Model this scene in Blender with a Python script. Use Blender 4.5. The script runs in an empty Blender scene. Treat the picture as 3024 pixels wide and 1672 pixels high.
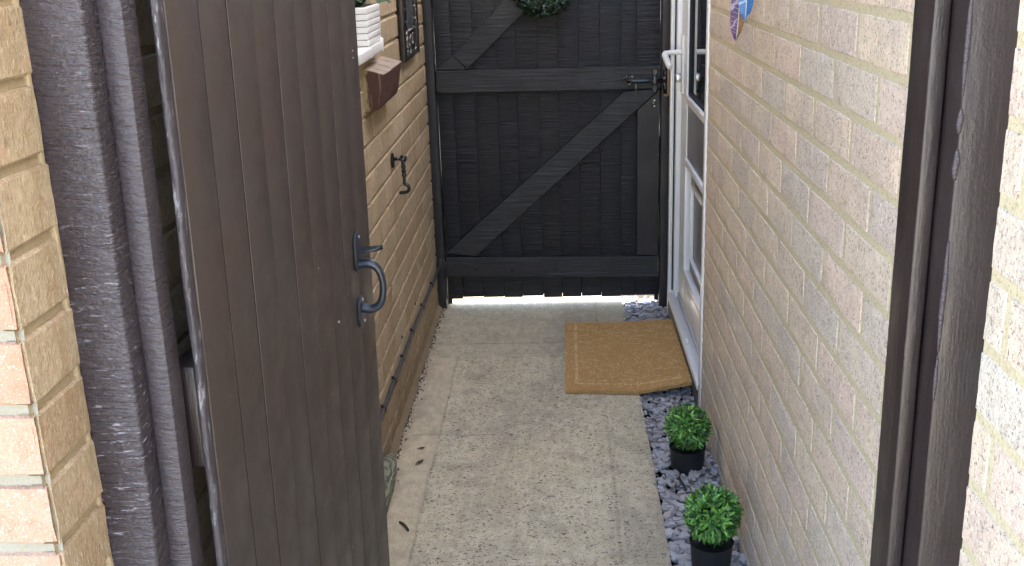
import bpy, bmesh, math, random
from mathutils import Vector, Matrix, noise
random.seed(7)
R = math.radians
C = bpy.context.scene.collection
XL, XR, XP, YG = -0.503, 0.4185, 0.2447, 4.018      # left wall, right wall, path edge, gate boards

# ------------------------------------------------------------------ node helpers
class NT:
    def __init__(s, name):
        s.m = bpy.data.materials.new(name); s.m.use_nodes = True
        s.t = s.m.node_tree; s.n = s.t.nodes
        for x in list(s.n): s.n.remove(x)
        s.out = s.n.new('ShaderNodeOutputMaterial'); s.b = s.n.new('ShaderNodeBsdfPrincipled')
        s.t.links.new(s.b.outputs[0], s.out.inputs[0])
        s.co = s.n.new('ShaderNodeTexCoord').outputs['Object']
    def l(s, a, b): s.t.links.new(a, b)
    def put(s, sock, v):
        if hasattr(v, 'is_output'): s.l(v, sock)
        elif isinstance(v, (tuple, list)): sock.default_value = tuple(v) + ((1,) if len(v) == 3 and len(sock.default_value) == 4 else ())
        else: sock.default_value = v
    def map(s, sc=(1,1,1), rot=(0,0,0), loc=(0,0,0), v=None):
        n = s.n.new('ShaderNodeMapping'); s.l(v or s.co, n.inputs[0])
        n.inputs[1].default_value = loc; n.inputs[2].default_value = rot; n.inputs[3].default_value = sc
        return n.outputs[0]
    def noise(s, scale, det=3, rough=.55, v=None, dist=0, col=False):
        n = s.n.new('ShaderNodeTexNoise'); s.l(v or s.co, n.inputs['Vector'])
        n.inputs['Scale'].default_value = scale; n.inputs['Detail'].default_value = det
        n.inputs['Roughness'].default_value = rough; n.inputs['Distortion'].default_value = dist
        return n.outputs[1 if col else 0]
    def vor(s, scale, v=None, rnd=1, feat='F1', out='Distance'):
        n = s.n.new('ShaderNodeTexVoronoi'); n.feature = feat; s.l(v or s.co, n.inputs['Vector'])
        n.inputs['Scale'].default_value = scale; n.inputs['Randomness'].default_value = rnd
        return n.outputs[out]
    def wave(s, scale, dist=3, det=2, ds=1.5, v=None, dirn='X'):
        n = s.n.new('ShaderNodeTexWave'); s.l(v or s.co, n.inputs['Vector']); n.bands_direction = dirn
        n.inputs['Scale'].default_value = scale; n.inputs['Distortion'].default_value = dist
        n.inputs['Detail'].default_value = det; n.inputs['Detail Scale'].default_value = ds
        return n.outputs[1]
    def ramp(s, f, stops, interp='LINEAR'):
        n = s.n.new('ShaderNodeValToRGB'); s.put(n.inputs[0], f); e = n.color_ramp.elements; n.color_ramp.interpolation = interp
        while len(e) < len(stops): e.new(.5)
        for q, (p, c) in zip(e, stops):
            q.position = p; q.color = (c, c, c, 1) if isinstance(c, (int, float)) else tuple(c) + (1,)
        return n.outputs[0]
    def mix(s, f, a, b, mode='MIX'):
        n = s.n.new('ShaderNodeMix'); n.data_type = 'RGBA'; n.blend_type = mode
        s.put(n.inputs[0], f); s.put(n.inputs[6], a); s.put(n.inputs[7], b)
        return n.outputs[2]
    def math(s, op, a, b=0., c=None, clamp=False):
        n = s.n.new('ShaderNodeMath'); n.operation = op; n.use_clamp = clamp
        s.put(n.inputs[0], a); s.put(n.inputs[1], b)
        if c is not None: s.put(n.inputs[2], c)
        return n.outputs[0]
    def xyz(s, v=None):
        n = s.n.new('ShaderNodeSeparateXYZ'); s.l(v or s.co, n.inputs[0]); return n.outputs
    def island(s):
        return s.n.new('ShaderNodeNewGeometry').outputs['Random Per Island']
    def bump(s, h, strength=.5, dist=.002, nrm=None):
        n = s.n.new('ShaderNodeBump'); s.put(n.inputs['Height'], h); n.inputs['Strength'].default_value = strength
        n.inputs['Distance'].default_value = dist
        if nrm is not None: s.l(nrm, n.inputs['Normal'])
        return n.outputs[0]
    def line(s, coord, at, half):          # 1 on a line, 0 away
        d = s.math('ABSOLUTE', s.math('SUBTRACT', coord, at))
        return s.math('SUBTRACT', 1., s.math('DIVIDE', d, half), clamp=True)
    def fin(s, col=None, rough=None, nrm=None, spec=None, metal=None, coat=None):
        if col is not None: s.put(s.b.inputs['Base Color'], col)
        if rough is not None: s.put(s.b.inputs['Roughness'], rough)
        if nrm is not None: s.l(nrm, s.b.inputs['Normal'])
        if spec is not None: s.put(s.b.inputs['Specular IOR Level'], spec)
        if metal is not None: s.put(s.b.inputs['Metallic'], metal)
        if coat is not None:
            s.b.inputs['Coat Weight'].default_value = coat; s.b.inputs['Coat Roughness'].default_value = .12
        return s.m

def mat_brick(name, stops, blotch, drag=0., dark=(.12,.08,.05), stain=0., speck=.5, tilt=0., pink=None, gs=330):
    s = NT(name)
    base = s.ramp(s.island(), stops)
    big = s.noise(7, 4, .6)
    c = s.mix(s.ramp(big, [(.42, 0.), (.72, .75)]), base, blotch)
    mid = s.noise(60, 3, .65)
    c = s.mix(s.ramp(mid, [(.33, .22), (.55, 0.)]), c, dark, 'MIX')
    g = s.noise(gs, 2, .75)
    c = s.mix(s.math('MULTIPLY', s.ramp(g, [(.30, 1.), (.44, 0.)]), speck), c, (.10,.075,.06))
    g2 = s.noise(gs*1.2, 2, .75, v=s.map(loc=(3.1, 1.7, .3)))
    c = s.mix(s.math('MULTIPLY', s.ramp(g2, [(.60, 0.), (.70, 1.)]), speck), c, (.85,.80,.74))
    if stain:
        z = s.xyz()[2]
        w = s.math('ADD', z, s.math('MULTIPLY', s.math('SUBTRACT', s.noise(9, 4, .6), .5), .18))
        c = s.mix(s.math('MULTIPLY', s.ramp(w, [(.03, 1.), (.22, 0.)]), stain), c, (.13,.085,.05))
        streak = s.noise(16, 3, .6, v=s.map((1, 1.6, .12)))
        c = s.mix(s.math('MULTIPLY', s.ramp(streak, [(.52, 0.), (.68, 1.)]), .45), c, (.28,.16,.065))
    h = s.noise(200, 3, .75)
    n = s.bump(h, .9, .0030)
    n = s.bump(s.noise(45, 3, .6), .5, .004, n)
    if pink:
        c = s.mix(s.math('MULTIPLY', s.ramp(s.noise(13, 4, .7, v=s.map(loc=(4,4,4))), [(.56, 0.), (.66, 1.)]), .6), c, pink)
    if drag:
        d = s.noise(1, 3, .7, v=s.map((430, 430, 85), rot=(R(tilt), 0, 0)))
        n = s.bump(d, drag, .003, n)
        c = s.mix(s.ramp(d, [(.34, .5), (.46, 0.)]), c, dark); c = s.mix(s.ramp(d, [(.58, 0.), (.70, .45)]), c, (.80,.70,.50))
    return s.fin(c, .93, n, .25)

def mat_mortar(name, col, col2, sc=80):
    s = NT(name)
    c = s.mix(s.noise(9, 4, .6), col, col2)
    c = s.mix(s.ramp(s.noise(sc*3, 2, .7), [(.34, .5), (.5, 0.)]), c, (.22,.18,.11))
    n = s.bump(s.noise(sc*2, 4, .7), .6, .003)
    return s.fin(c, .95, n, .2)

def mat_paint(name, col, col2, rough=.4, grain=(60,60,5), rot=(0,0,0), gs=.5, gd=.0015, fine=.25, specks=0., worn=0., streak=0., glint=0.):
    s = NT(name)
    c = s.mix(s.ramp(s.noise(5, 3, .6), [(.35, 0.), (.65, 1.)]), col, col2)
    g = s.noise(1, 4, .65, v=s.map(grain, rot))
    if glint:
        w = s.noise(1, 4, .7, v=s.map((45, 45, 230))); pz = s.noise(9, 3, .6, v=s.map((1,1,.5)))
        c = s.mix(s.math('MULTIPLY', s.math('MULTIPLY', s.ramp(w, [(.60, 0.), (.68, 1.)]), s.ramp(pz, [(.38, .1), (.6, 1.)])), glint), c, (.33,.32,.36))  # pale streaks in the base colour paint the gloss highlights
    if streak:
        c = s.mix(s.math('MULTIPLY', s.ramp(g, [(.38, 1.), (.5, 0.)]), streak), c, (.006,.006,.007)); c = s.mix(s.math('MULTIPLY', s.ramp(g, [(.54, 0.), (.68, 1.)]), streak*.6), c, (.07,.068,.072))
        k = s.vor(5.5, v=s.map((1, .01, 1.5))); c = s.mix(s.ramp(k, [(.05, .85), (.12, 0.)]), c, (.008,.007,.007))
    if worn:
        w = s.noise(1, 5, .75, v=s.map((90, 90, 22)))
        c = s.mix(s.math('MULTIPLY', s.ramp(w, [(.56, 0.), (.63, 1.)]), worn), c, (.26,.26,.275))
    if specks:
        d = s.vor(26); k = s.vor(26, out='Color')
        m = s.math('MULTIPLY', s.math('LESS_THAN', d, .06), s.math('GREATER_THAN', s.xyz(k)[0], 1 - specks))
        c = s.mix(s.math('MULTIPLY', m, .7), c, (.5,.48,.45))
    n = s.bump(g, gs, gd)
    if fine: n = s.bump(s.noise(170, 3, .7), fine, .0012, n)
    r = s.ramp(s.noise(14, 3, .6), [(.3, rough - .08), (.7, rough + .12)])
    return s.fin(c, r, n, .5)

def mat_plain(name, col, rough=.5, metal=0., spec=.5, bscale=0, bs=.2, bd=.001, var=.12):
    s = NT(name)
    k = tuple(x*(1-var) for x in col)
    c = s.mix(s.noise(18, 3, .6), k, col)
    n = s.bump(s.noise(bscale, 3, .65), bs, bd) if bscale else None
    return s.fin(c, rough, n, spec, metal)

M = {}
M['brick_right'] = mat_brick('sandy_pink_brick', [(0,(.63,.515,.37)),(.22,(.68,.525,.41)),(.42,(.69,.565,.42)),(.58,(.63,.515,.395)),(.74,(.58,.515,.42)),(.88,(.68,.515,.41)),(.96,(.55,.485,.41)),(1,(.50,.405,.315))], (.48,.40,.33), speck=.85, drag=.0, gs=240)
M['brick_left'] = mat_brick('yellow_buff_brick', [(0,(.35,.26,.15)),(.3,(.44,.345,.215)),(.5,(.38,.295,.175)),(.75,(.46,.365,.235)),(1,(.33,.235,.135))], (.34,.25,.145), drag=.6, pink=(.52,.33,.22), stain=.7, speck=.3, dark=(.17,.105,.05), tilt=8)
M['brick_front'] = mat_brick('pink_orange_brick', [(0,(.32,.18,.115)),(.5,(.36,.215,.14)),(1,(.31,.165,.10))], (.36,.25,.18), speck=.38)
M['mortar_right'] = mat_mortar('pale_yellow_mortar', (.56,.49,.335), (.47,.40,.255))
M['mortar_left'] = mat_mortar('buff_mortar', (.42,.335,.205), (.32,.24,.14))
M['mortar_front'] = mat_mortar('greenish_mortar', (.26,.255,.205), (.22,.20,.15))
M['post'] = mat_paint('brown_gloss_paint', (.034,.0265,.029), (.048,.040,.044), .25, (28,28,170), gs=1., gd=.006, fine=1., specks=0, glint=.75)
M['post_smooth'] = mat_paint('brown_gloss_paint_smooth', (.0145,.0098,.010), (.021,.0145,.015), .36, (75,75,7), gs=.5, gd=.0025, fine=.5, specks=.1)
M['bead'] = mat_paint('brown_paint_torn_grain', (.038,.030,.033), (.047,.038,.042), .40, (40,40,150), (0, R(38), R(20)), 1., .005, .4)
M['door'] = mat_paint('brown_satin_paint', (.050,.0335,.0275), (.046,.037,.0325), .42, (70,70,3), gs=.3, gd=.0012, fine=.14, specks=.05)
M['door_edge'] = mat_paint('chipped_brown_paint', (.03,.024,.027), (.05,.043,.05), .45, (110,110,30), gs=.9, gd=.004, fine=.6, worn=.8)
M['stain'] = mat_paint('black_wood_stain', (.011,.0115,.0145), (.019,.0175,.020), .5, (9,9,120), gs=.85, gd=.0035, fine=.35)
M['stain_rail'] = mat_paint('black_wood_stain_rail', (.0115,.0108,.0115), (.0175,.0165,.0172), .5, (5,90,95), gs=1., gd=.004, fine=.4, streak=.6)
M['stain_dark'] = mat_paint('black_wood_stain_post', (.012,.010,.011), (.022,.018,.018), .5, (60,60,9), gs=.6, gd=.002, fine=.35, specks=.1)
M['iron'] = mat_plain('black_japanned_iron', (.005,.006,.009), .2, 0, .6, 130, .5, .002)
M['iron_blue'] = mat_plain('blue_black_handle_paint', (.018,.024,.034), .33, 0, .6, 160, .2, .001)
M['steel'] = mat_plain('bright_steel', (.6,.6,.6), .35, 1.)
M['pin'] = mat_plain('dull_zinc_pin', (.35,.34,.32), .4, .6)
M['upvc'] = mat_plain('white_upvc', (.84,.835,.81), .3, 0, .5, var=.04)
M['cream'] = mat_plain('cream_plastic', (.80,.78,.70), .35, 0, .5, var=.04)
M['panel'] = mat_plain('grey_door_panel', (.17,.16,.158), .32, 0, .5, var=.08)
M['gasket'] = mat_plain('black_rubber_gasket', (.012,.012,.013), .6)
M['thresh'] = mat_plain('weathered_white_threshold', (.66,.65,.62), .45, 0, .4, 60, .1, .001, .2)
M['thresh_dark'] = mat_plain('grey_threshold_face', (.12,.11,.10), .8, 0, .3, 80, .3, .002, .3)
M['pot'] = mat_plain('black_plastic_pot', (.008,.009,.011), .55, 0, .4, 90, .15, .001)
M['planter'] = mat_plain('white_ceramic', (.74,.72,.67), .35, 0, .5, var=.05)
M['planter_groove'] = mat_plain('planter_groove_grey', (.10,.09,.08), .8)  # darker grey fill between the planter ribs
M['soil'] = mat_plain('dark_soil', (.03,.022,.015), .95, 0, .2, 120, 1, .006)
M['pewter'] = mat_plain('dark_pewter', (.075,.068,.063), .34, .75, .5, 90, .4, .002)
M['pewter_hi'] = mat_plain('polished_pewter', (.20,.18,.16), .4, .8, .5, 60, .3, .002)
M['mirror_grey'] = mat_plain('grey_fluted_panel', (.11,.11,.115), .22, .3)
M['cable'] = mat_plain('grey_black_cable', (.05,.048,.045), .6)
M['rawwood'] = mat_plain('raw_split_pine', (.42,.25,.12), .7)
M['trowel_soil'] = mat_plain('wall_foot_dirt', (.035,.027,.02), .95)

def m_gate_boards():
    s = NT('rough_sawn_black_boards')
    isl = s.island()
    sh = s.n.new('ShaderNodeCombineXYZ'); s.l(s.math('MULTIPLY', isl, 37.), sh.inputs[2]); s.l(s.math('MULTIPLY', isl, 11.), sh.inputs[0])
    vm = s.n.new('ShaderNodeVectorMath'); vm.operation = 'ADD'; s.l(s.co, vm.inputs[0]); s.l(sh.outputs[0], vm.inputs[1]); pv = vm.outputs[0]
    c = s.ramp(isl, [(0,(.0068,.0072,.0088)),(.35,(.0105,.0092,.0102)),(.6,(.0085,.0086,.0102)),(.8,(.0135,.0103,.0104)),(1,(.0075,.0080,.0096))])
    z = s.noise(1, 3, .7, v=s.map((5, 5, 170), v=pv))
    patch = s.noise(11, 3, .6, v=s.map((1,1,.6), v=pv))
    c = s.mix(s.math('MULTIPLY', s.ramp(z, [(.50, 0.), (.62, 1.)]), s.ramp(patch, [(.36, .18), (.60, 1.)])), c, (.036,.035,.038))
    c = s.mix(s.ramp(z, [(.38, .7), (.47, 0.)]), c, (.003,.003,.004))
    n = s.bump(z, .95, .006); n = s.bump(s.noise(150, 3, .7), .35, .0015, n)
    return s.fin(c, .52, n, .45)
M['boards'] = m_gate_boards()

def m_concrete():
    s = NT('exposed_aggregate_concrete')
    x, y, z = s.xyz()
    strip = s.math('MULTIPLY', s.math('LESS_THAN', s.math('ADD', x, s.math('MULTIPLY', s.math('SUBTRACT', s.noise(25, 2), .5), .02)), -.378), s.math('LESS_THAN', y, 3.45))
    far = s.math('GREATER_THAN', y, 3.45)
    smooth = s.math('MAXIMUM', strip, s.math('MULTIPLY', far, .55))
    right = s.math('GREATER_THAN', x, .135)
    big = s.noise(3.2, 5, .6)
    c = s.mix(s.ramp(big, [(.3, 0.), (.7, 1.)]), (.525,.435,.275), (.625,.535,.36))
    c = s.mix(s.ramp(s.noise(9, 4, .65, v=s.map(loc=(5,2,0))), [(.48, 0.), (.7, .75)]), c, (.35,.295,.205))
    c = s.mix(s.math('MULTIPLY', strip, .42), c, (.54,.42,.265))
    c = s.mix(s.math('MULTIPLY', far, .45), c, (.44,.375,.26))
    c = s.mix(s.ramp(s.noise(1.1, 4, .6, v=s.map((2.2, 1, 1), loc=(2,9,0))), [(.47, 0.), (.62, .5)]), c, (.30,.25,.18))
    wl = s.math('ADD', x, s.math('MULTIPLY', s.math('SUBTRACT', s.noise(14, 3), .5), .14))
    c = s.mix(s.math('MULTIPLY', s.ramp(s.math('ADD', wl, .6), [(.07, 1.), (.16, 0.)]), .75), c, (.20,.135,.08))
    # fine sand
    g = s.noise(300, 2, .75)
    c = s.mix(s.ramp(g, [(.34, .7), (.48, 0.)]), c, (.16,.135,.10))
    c = s.mix(s.ramp(s.noise(380, 2, .7, v=s.map(loc=(9,0,0))), [(.60, 0.), (.70, .65)]), c, (.66,.62,.53))
    md = s.noise(42, 4, .7, v=s.map((1, .55, 1)))
    c = s.mix(s.ramp(md, [(.34, .32), (.55, 0.)]), c, (.24,.195,.135))
    c = s.mix(s.ramp(md, [(.55, 0.), (.72, .4)]), c, (.66,.61,.50))
    # stones
    dens = s.math('MULTIPLY', s.math('SUBTRACT', 1., s.math('MULTIPLY', smooth, .96)), s.ramp(s.noise(3.5, 3, .6, v=s.map(loc=(1,7,0))), [(.3, .45), (.6, 1.)]))
    dens = s.math('MULTIPLY', dens, s.math('SUBTRACT', 1., s.math('MULTIPLY', right, .3)))
    for sc, thr, rad, cl in ((120, .34, .30, (.10,.080,.056)), (76, .66, .22, (.040,.033,.025)), (190, .26, .34, (.15,.125,.09)), (150, .30, .32, (.22,.175,.12)), (95, .86, .22, (.75,.70,.62))):
        v = s.map((.62, 1., 1), rot=(0,0,R((sc % 7)*6 - 18)), loc=(sc*.013, .4, 0))
        vv = s.math('ADD', 0., 0.)
        wob = s.n.new('ShaderNodeVectorMath'); wob.operation = 'ADD'; s.l(v, wob.inputs[0])
        sc2 = s.n.new('ShaderNodeVectorMath'); sc2.operation = 'SCALE'; s.l(s.noise(sc*.8, 2, col=True), sc2.inputs[0]); sc2.inputs['Scale'].default_value = .012
        s.l(sc2.outputs[0], wob.inputs[1])
        n = s.n.new('ShaderNodeTexVoronoi'); s.l(wob.outputs[0], n.inputs['Vector']); n.inputs['Scale'].default_value = sc
        rr = s.xyz(n.outputs['Color'])
        size = s.math('MULTIPLY_ADD', rr[1], rad*.8, rad*.35)
        m = s.math('MULTIPLY', s.math('LESS_THAN', n.outputs['Distance'], size), s.math('GREATER_THAN', s.math('MULTIPLY', rr[0], dens), thr))
        c = s.mix(s.math('MULTIPLY', m, .9), c, cl)
    # pressed joint lines
    wob = s.math('MULTIPLY', s.math('SUBTRACT', s.noise(7, 3), .5), .016)
    xw = s.math('ADD', x, wob); yw = s.math('ADD', y, wob)
    near = s.math('LESS_THAN', y, 3.45)
    L = s.math('MULTIPLY', s.line(xw, -.379, .007), near)
    L = s.math('MAXIMUM', L, s.line(yw, 3.585, .012)); L = s.math('MAXIMUM', L, s.math('MULTIPLY', s.line(yw, 3.45, .008), .7))
    L = s.math('MAXIMUM', L, s.math('MULTIPLY', s.line(xw, .132, .009), .6))
    L = s.math('MAXIMUM', L, s.math('MULTIPLY', s.line(xw, -.155, .012), s.math('MULTIPLY', s.ramp(s.noise(2.5, 2), [(.45, 0.), (.55, .5)]), 1.)))
    corner = s.math('MULTIPLY', s.line(yw, 2.83, .01), s.math('LESS_THAN', x, -.2))
    L = s.math('MAXIMUM', L, s.math('MULTIPLY', corner, s.ramp(x, [(.0, 1.), (.1, 1.)])))
    L = s.math('MAXIMUM', L, s.math('MULTIPLY', s.math('MULTIPLY', s.line(yw, 2.60, .006), s.math('LESS_THAN', x, -.379)), .8))
    Lm = s.math('MULTIPLY', L, s.ramp(s.noise(6, 3, .6), [(.32, .25), (.6, 1.)]))
    c = s.mix(s.math('MULTIPLY', Lm, .26), c, (.14,.12,.09))
    n = s.bump(s.math('MULTIPLY', L, -1.), .5, .006)
    n = s.bump(s.noise(220, 3, .75), .35, .0022, n); n = s.bump(s.noise(18, 4, .6), .25, .008, n)
    return s.fin(c, .9, n, .25)
M['concrete'] = m_concrete()

def m_ground():
    s = NT('pale_concrete_ground')
    c = s.mix(s.noise(1.3, 5, .6), (.36,.33,.27), (.46,.43,.36))
    c = s.mix(s.ramp(s.noise(160, 2, .7), [(.35, .5), (.5, 0.)]), c, (.2,.18,.15))
    return s.fin(c, .95, s.bump(s.noise(90, 4, .7), .4, .004), .2)
M['ground'] = m_ground()
def m_slate():
    s = NT('blue_grey_slate')
    c = s.ramp(s.island(), [(0,(.23,.212,.200)),(.3,(.335,.312,.295)),(.55,(.285,.257,.245)),(.75,(.42,.40,.38)),(.88,(.27,.225,.215)),(.95,(.45,.45,.47)),(1,(.35,.22,.12))])
    c = s.mix(s.ramp(s.noise(70, 3, .65), [(.4, 0.), (.7, .5)]), c, (.38,.365,.37))
    n = s.bump(s.noise(120, 4, .7), .5, .002)
    return s.fin(c, .62, n, .4)
M['slate'] = m_slate()
def m_coir():
    s = NT('coir_fibre')
    c = s.ramp(s.island(), [(0,(.40,.21,.075)),(.4,(.61,.36,.14)),(.75,(.73,.47,.20)),(.93,(.80,.58,.30)),(1,(.86,.70,.44))])
    w = s.noise(11, 3, .6, v=s.map((1.6, .5, 1)))
    c = s.mix(s.ramp(w, [(.40, .55), (.60, 0.)]), c, (.54,.315,.115))
    return s.fin(c, .85, None, .2)
M['coir'] = m_coir()
M['coir_light'] = mat_plain('coir_fibre_pale', (.84,.62,.33), .85, 0, .2)
M['coir_base'] = mat_plain('coir_mat_base', (.48,.28,.10), .95, 0, .2, 150, 1, .004)
def m_leaf(name, stops, rough=.42):
    s = NT(name)
    c = s.ramp(s.island(), stops)
    c = s.mix(s.ramp(s.noise(90, 2), [(.4, 0.), (.7, .3)]), c, tuple(min(1, v*1.25) for v in stops[-1][1]))
    s.b.inputs['Subsurface Weight'].default_value = 0
    return s.fin(c, rough, None, .45)
M['leaf'] = m_leaf('bright_topiary_leaf', [(0,(.010,.038,.012)),(.3,(.028,.095,.018)),(.55,(.07,.20,.028)),(.85,(.14,.31,.045)),(1,(.23,.40,.085))])
def m_wleaf():
    s = NT('dark_boxwood_leaf')
    c = s.ramp(s.island(), [(0,(.004,.014,.008)),(.6,(.010,.032,.014)),(.85,(.02,.06,.022)),(1,(.05,.10,.05))])
    return s.fin(c, .3, None, .6)
M['wleaf'] = m_wleaf()
M['pleaf'] = m_leaf('window_plant_leaf', [(0,(.012,.03,.016)),(.6,(.02,.05,.022)),(1,(.05,.10,.045))])
def m_corbel():
    s = NT('painted_red_brick_with_bare_patch')
    c = s.mix(s.noise(14, 4, .6), (.055,.025,.018), (.095,.044,.029))
    c = s.mix(s.ramp(s.noise(1, 4, .7, v=s.map((120, 60, 5))), [(.60, 0.), (.68, .6)]), c, (.27,.19,.15))
    x, y, z = s.xyz()
    e = s.math('ADD', x, s.math('MULTIPLY', s.math('SUBTRACT', s.noise(26, 3), .5), .05))
    c = s.mix(s.ramp(s.math('ADD', e, .5), [(.004, 1.), (.010, 0.)]), c, (.33,.26,.12))
    nz = s.xyz(s.n.new('ShaderNodeNewGeometry').outputs['Normal'])[2]
    top = s.ramp(nz, [(.5, 0.), (.7, 1.)])
    dust = s.mix(s.ramp(s.noise(1, 3, .6, v=s.map((14, 120, 10))), [(.35, 0.), (.5, 1.)]), (.07,.045,.03), (.30,.23,.165))
    c = s.mix(top, c, dust)
    n = s.bump(s.noise(130, 4, .7), .6, .003)
    return s.fin(c, .7, n, .3)
M['corbel'] = m_corbel()
def m_feather(name, a, b, bar):
    s = NT(name)
    st = s.wave(9, 4, 2, 3, v=s.map((1,1,1.), rot=(0, R(35), 0)), dirn='Z')
    c = s.mix(s.noise(30, 3), a, b)
    c = s.mix(s.ramp(st, [(.93, 0.), (.98, .5)]), c, bar)
    return s.fin(c, .38, s.bump(s.wave(60, 2, v=s.map(rot=(0,R(50),0)), dirn='Z'), .3, .001), .4, .0)
M['f_purple'] = m_feather('purple_enamel', (.045,.012,.09), (.075,.022,.13), (.55,.48,.6))
M['f_copper'] = m_feather('copper_enamel', (.16,.09,.05), (.42,.24,.10), (.02,.015,.012))
M['f_blue'] = m_feather('blue_enamel', (.022,.12,.34), (.035,.18,.44), (.55,.65,.75))
def m_sack():
    s = NT('pale_green_patterned_stone')
    c = s.mix(s.noise(8, 3), (.17,.165,.105), (.28,.28,.19))
    w = s.wave(26, 7, 3, 2, v=s.map((1, .22, 1)), dirn='Z')
    c = s.mix(s.ramp(w, [(.45, 0.), (.75, .75)]), c, (.05,.048,.032))
    return s.fin(c, .8, s.bump(w, .6, .006), .3)
M['sack'] = m_sack()

# ------------------------------------------------------------------ mesh helpers
class MB:
    def __init__(s): s.v = []; s.f = []; s.mi = []; s.sm = []
    def add(s, vs, fs, mi=0, smooth=False):
        o = len(s.v); s.v += [Vector(v) for v in vs]
        for f in fs: s.f.append([i + o for i in f]); s.mi.append(mi); s.sm.append(smooth)
    def box(s, lo, hi, b=0., mi=0, fn=None, seg=2, cuts=0):
        bm = bmesh.new(); bmesh.ops.create_cube(bm, size=1)
        lo = Vector(lo); hi = Vector(hi)
        for v in bm.verts: v.co = Vector([lo[i] + (v.co[i] + .5)*(hi[i] - lo[i]) for i in range(3)])
        if b: bmesh.ops.bevel(bm, geom=list(bm.edges), offset=b, segments=seg, profile=.5, affect='EDGES')
        s.bm(bm, mi, fn, bool(b))
    def bm(s, bm, mi=0, fn=None, smooth=False):
        bm.verts.index_update()
        s.add([fn(v.co) if fn else v.co.copy() for v in bm.verts], [[v.index for v in f.verts] for f in bm.faces], mi, smooth); bm.free()
    def prism(s, poly, ax, a, b, mi=0, bev=0., fn=None):    # poly: 2D points in the other two axes
        def P(u, w, t):
            p = [u, w]; p.insert(ax, t); return p
        n = len(poly); bm = bmesh.new()
        A = [bm.verts.new(P(u, w, a)) for u, w in poly]; B = [bm.verts.new(P(u, w, b)) for u, w in poly]
        bm.faces.new(A); bm.faces.new(B[::-1])
        for i in range(n): bm.faces.new((A[i], B[i], B[(i+1) % n], A[(i+1) % n]))
        bmesh.ops.recalc_face_normals(bm, faces=bm.faces)
        if bev: bmesh.ops.bevel(bm, geom=list(bm.edges), offset=bev, segments=1, profile=.5, affect='EDGES')
        s.bm(bm, mi, fn, False)
    def tube(s, pts, rad, n=10, mi=0, cap=True, flat=None):
        pts = [Vector(p) for p in pts]; k = len(pts)
        if not isinstance(rad, (list, tuple)): rad = [rad]*k
        vs = []; up = None
        for i, p in enumerate(pts):
            d = (pts[min(i+1, k-1)] - pts[max(i-1, 0)]).normalized()
            if up is None: up = Vector((0,0,1)) if abs(d.z) < .9 else Vector((1,0,0))
            a = d.cross(up).normalized(); u2 = a.cross(d).normalized(); up = u2
            for j in range(n):
                t = 2*math.pi*j/n
                vs.append(p + a*math.cos(t)*rad[i]*(flat or 1) + u2*math.sin(t)*rad[i])
        fs = [[i*n+j, i*n+(j+1) % n, (i+1)*n+(j+1) % n, (i+1)*n+j] for i in range(k-1) for j in range(n)]
        if cap: fs += [list(range(n))[::-1], [(k-1)*n+j for j in range(n)]]
        s.add(vs, fs, mi, True)
    def lathe(s, prof, c, n=28, mi=0, axis=2):
        vs = []
        for r, h in prof:
            for j in range(n):
                t = 2*math.pi*j/n; p = [r*math.cos(t), r*math.sin(t)]; p.insert(axis, h)
                vs.append(Vector(c) + Vector(p))
        k = len(prof)
        fs = [[i*n+j, i*n+(j+1) % n, (i+1)*n+(j+1) % n, (i+1)*n+j] for i in range(k-1) for j in range(n)]
        s.add(vs, fs + [list(range(n))[::-1], [(k-1)*n+j for j in range(n)]], mi, True)
    def leaf(s, p, d, nrm, ln, w, mi=0, cup=.15):
        p = Vector(p); d = Vector(d).normalized(); nrm = Vector(nrm); sd = d.cross(nrm).normalized(); nr = sd.cross(d).normalized()
        v = [p, p + d*ln*.45 + sd*w*.5 + nr*w*cup, p + d*ln*.45 - sd*w*.5 + nr*w*cup, p + d*ln*.48,
             p + d*ln*.8 + sd*w*.36 + nr*w*cup*.4, p + d*ln*.8 - sd*w*.36 + nr*w*cup*.4, p + d*ln - nr*ln*.1, p + d*ln*.8 - nr*ln*.03]
        s.add(v, [(0,3,1), (0,2,3), (1,3,7,4), (3,2,5,7), (4,7,6), (7,5,6)], mi, True)
    def build(s, name, mats, parent=None):
        base = Vector(parent.matrix_world.translation) if parent is not None else Vector((0,0,0))
        if parent is not None: base = BASE[parent]
        me = bpy.data.meshes.new(name)
        me.from_pydata([tuple(v - base) for v in s.v], [], s.f)
        if not isinstance(mats, (list, tuple)): mats = [mats]
        for m in mats: me.materials.append(m)
        me.polygons.foreach_set('material_index', s.mi); me.polygons.foreach_set('use_smooth', s.sm)
        me.update()
        o = bpy.data.objects.new(name, me); C.objects.link(o)
        if parent is not None: o.parent = parent; BASE[o] = base
        return o
BASE = {}
def tag(o, label, cat=None, group=None, kind=None):
    o['label'] = label
    if cat: o['category'] = cat
    if group: o['group'] = group
    if kind: o['kind'] = kind
    return o
def thing(name, loc, label, cat, group=None):
    o = bpy.data.objects.new(name, None); C.objects.link(o); o.location = loc; o.empty_display_size = .05
    BASE[o] = Vector(loc); return tag(o, label, cat, group)
def auto_smooth(o, ang=40):
    for p in o.data.polygons: p.use_smooth = True
    o.data.set_sharp_from_angle(angle=R(ang)); return o

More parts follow.
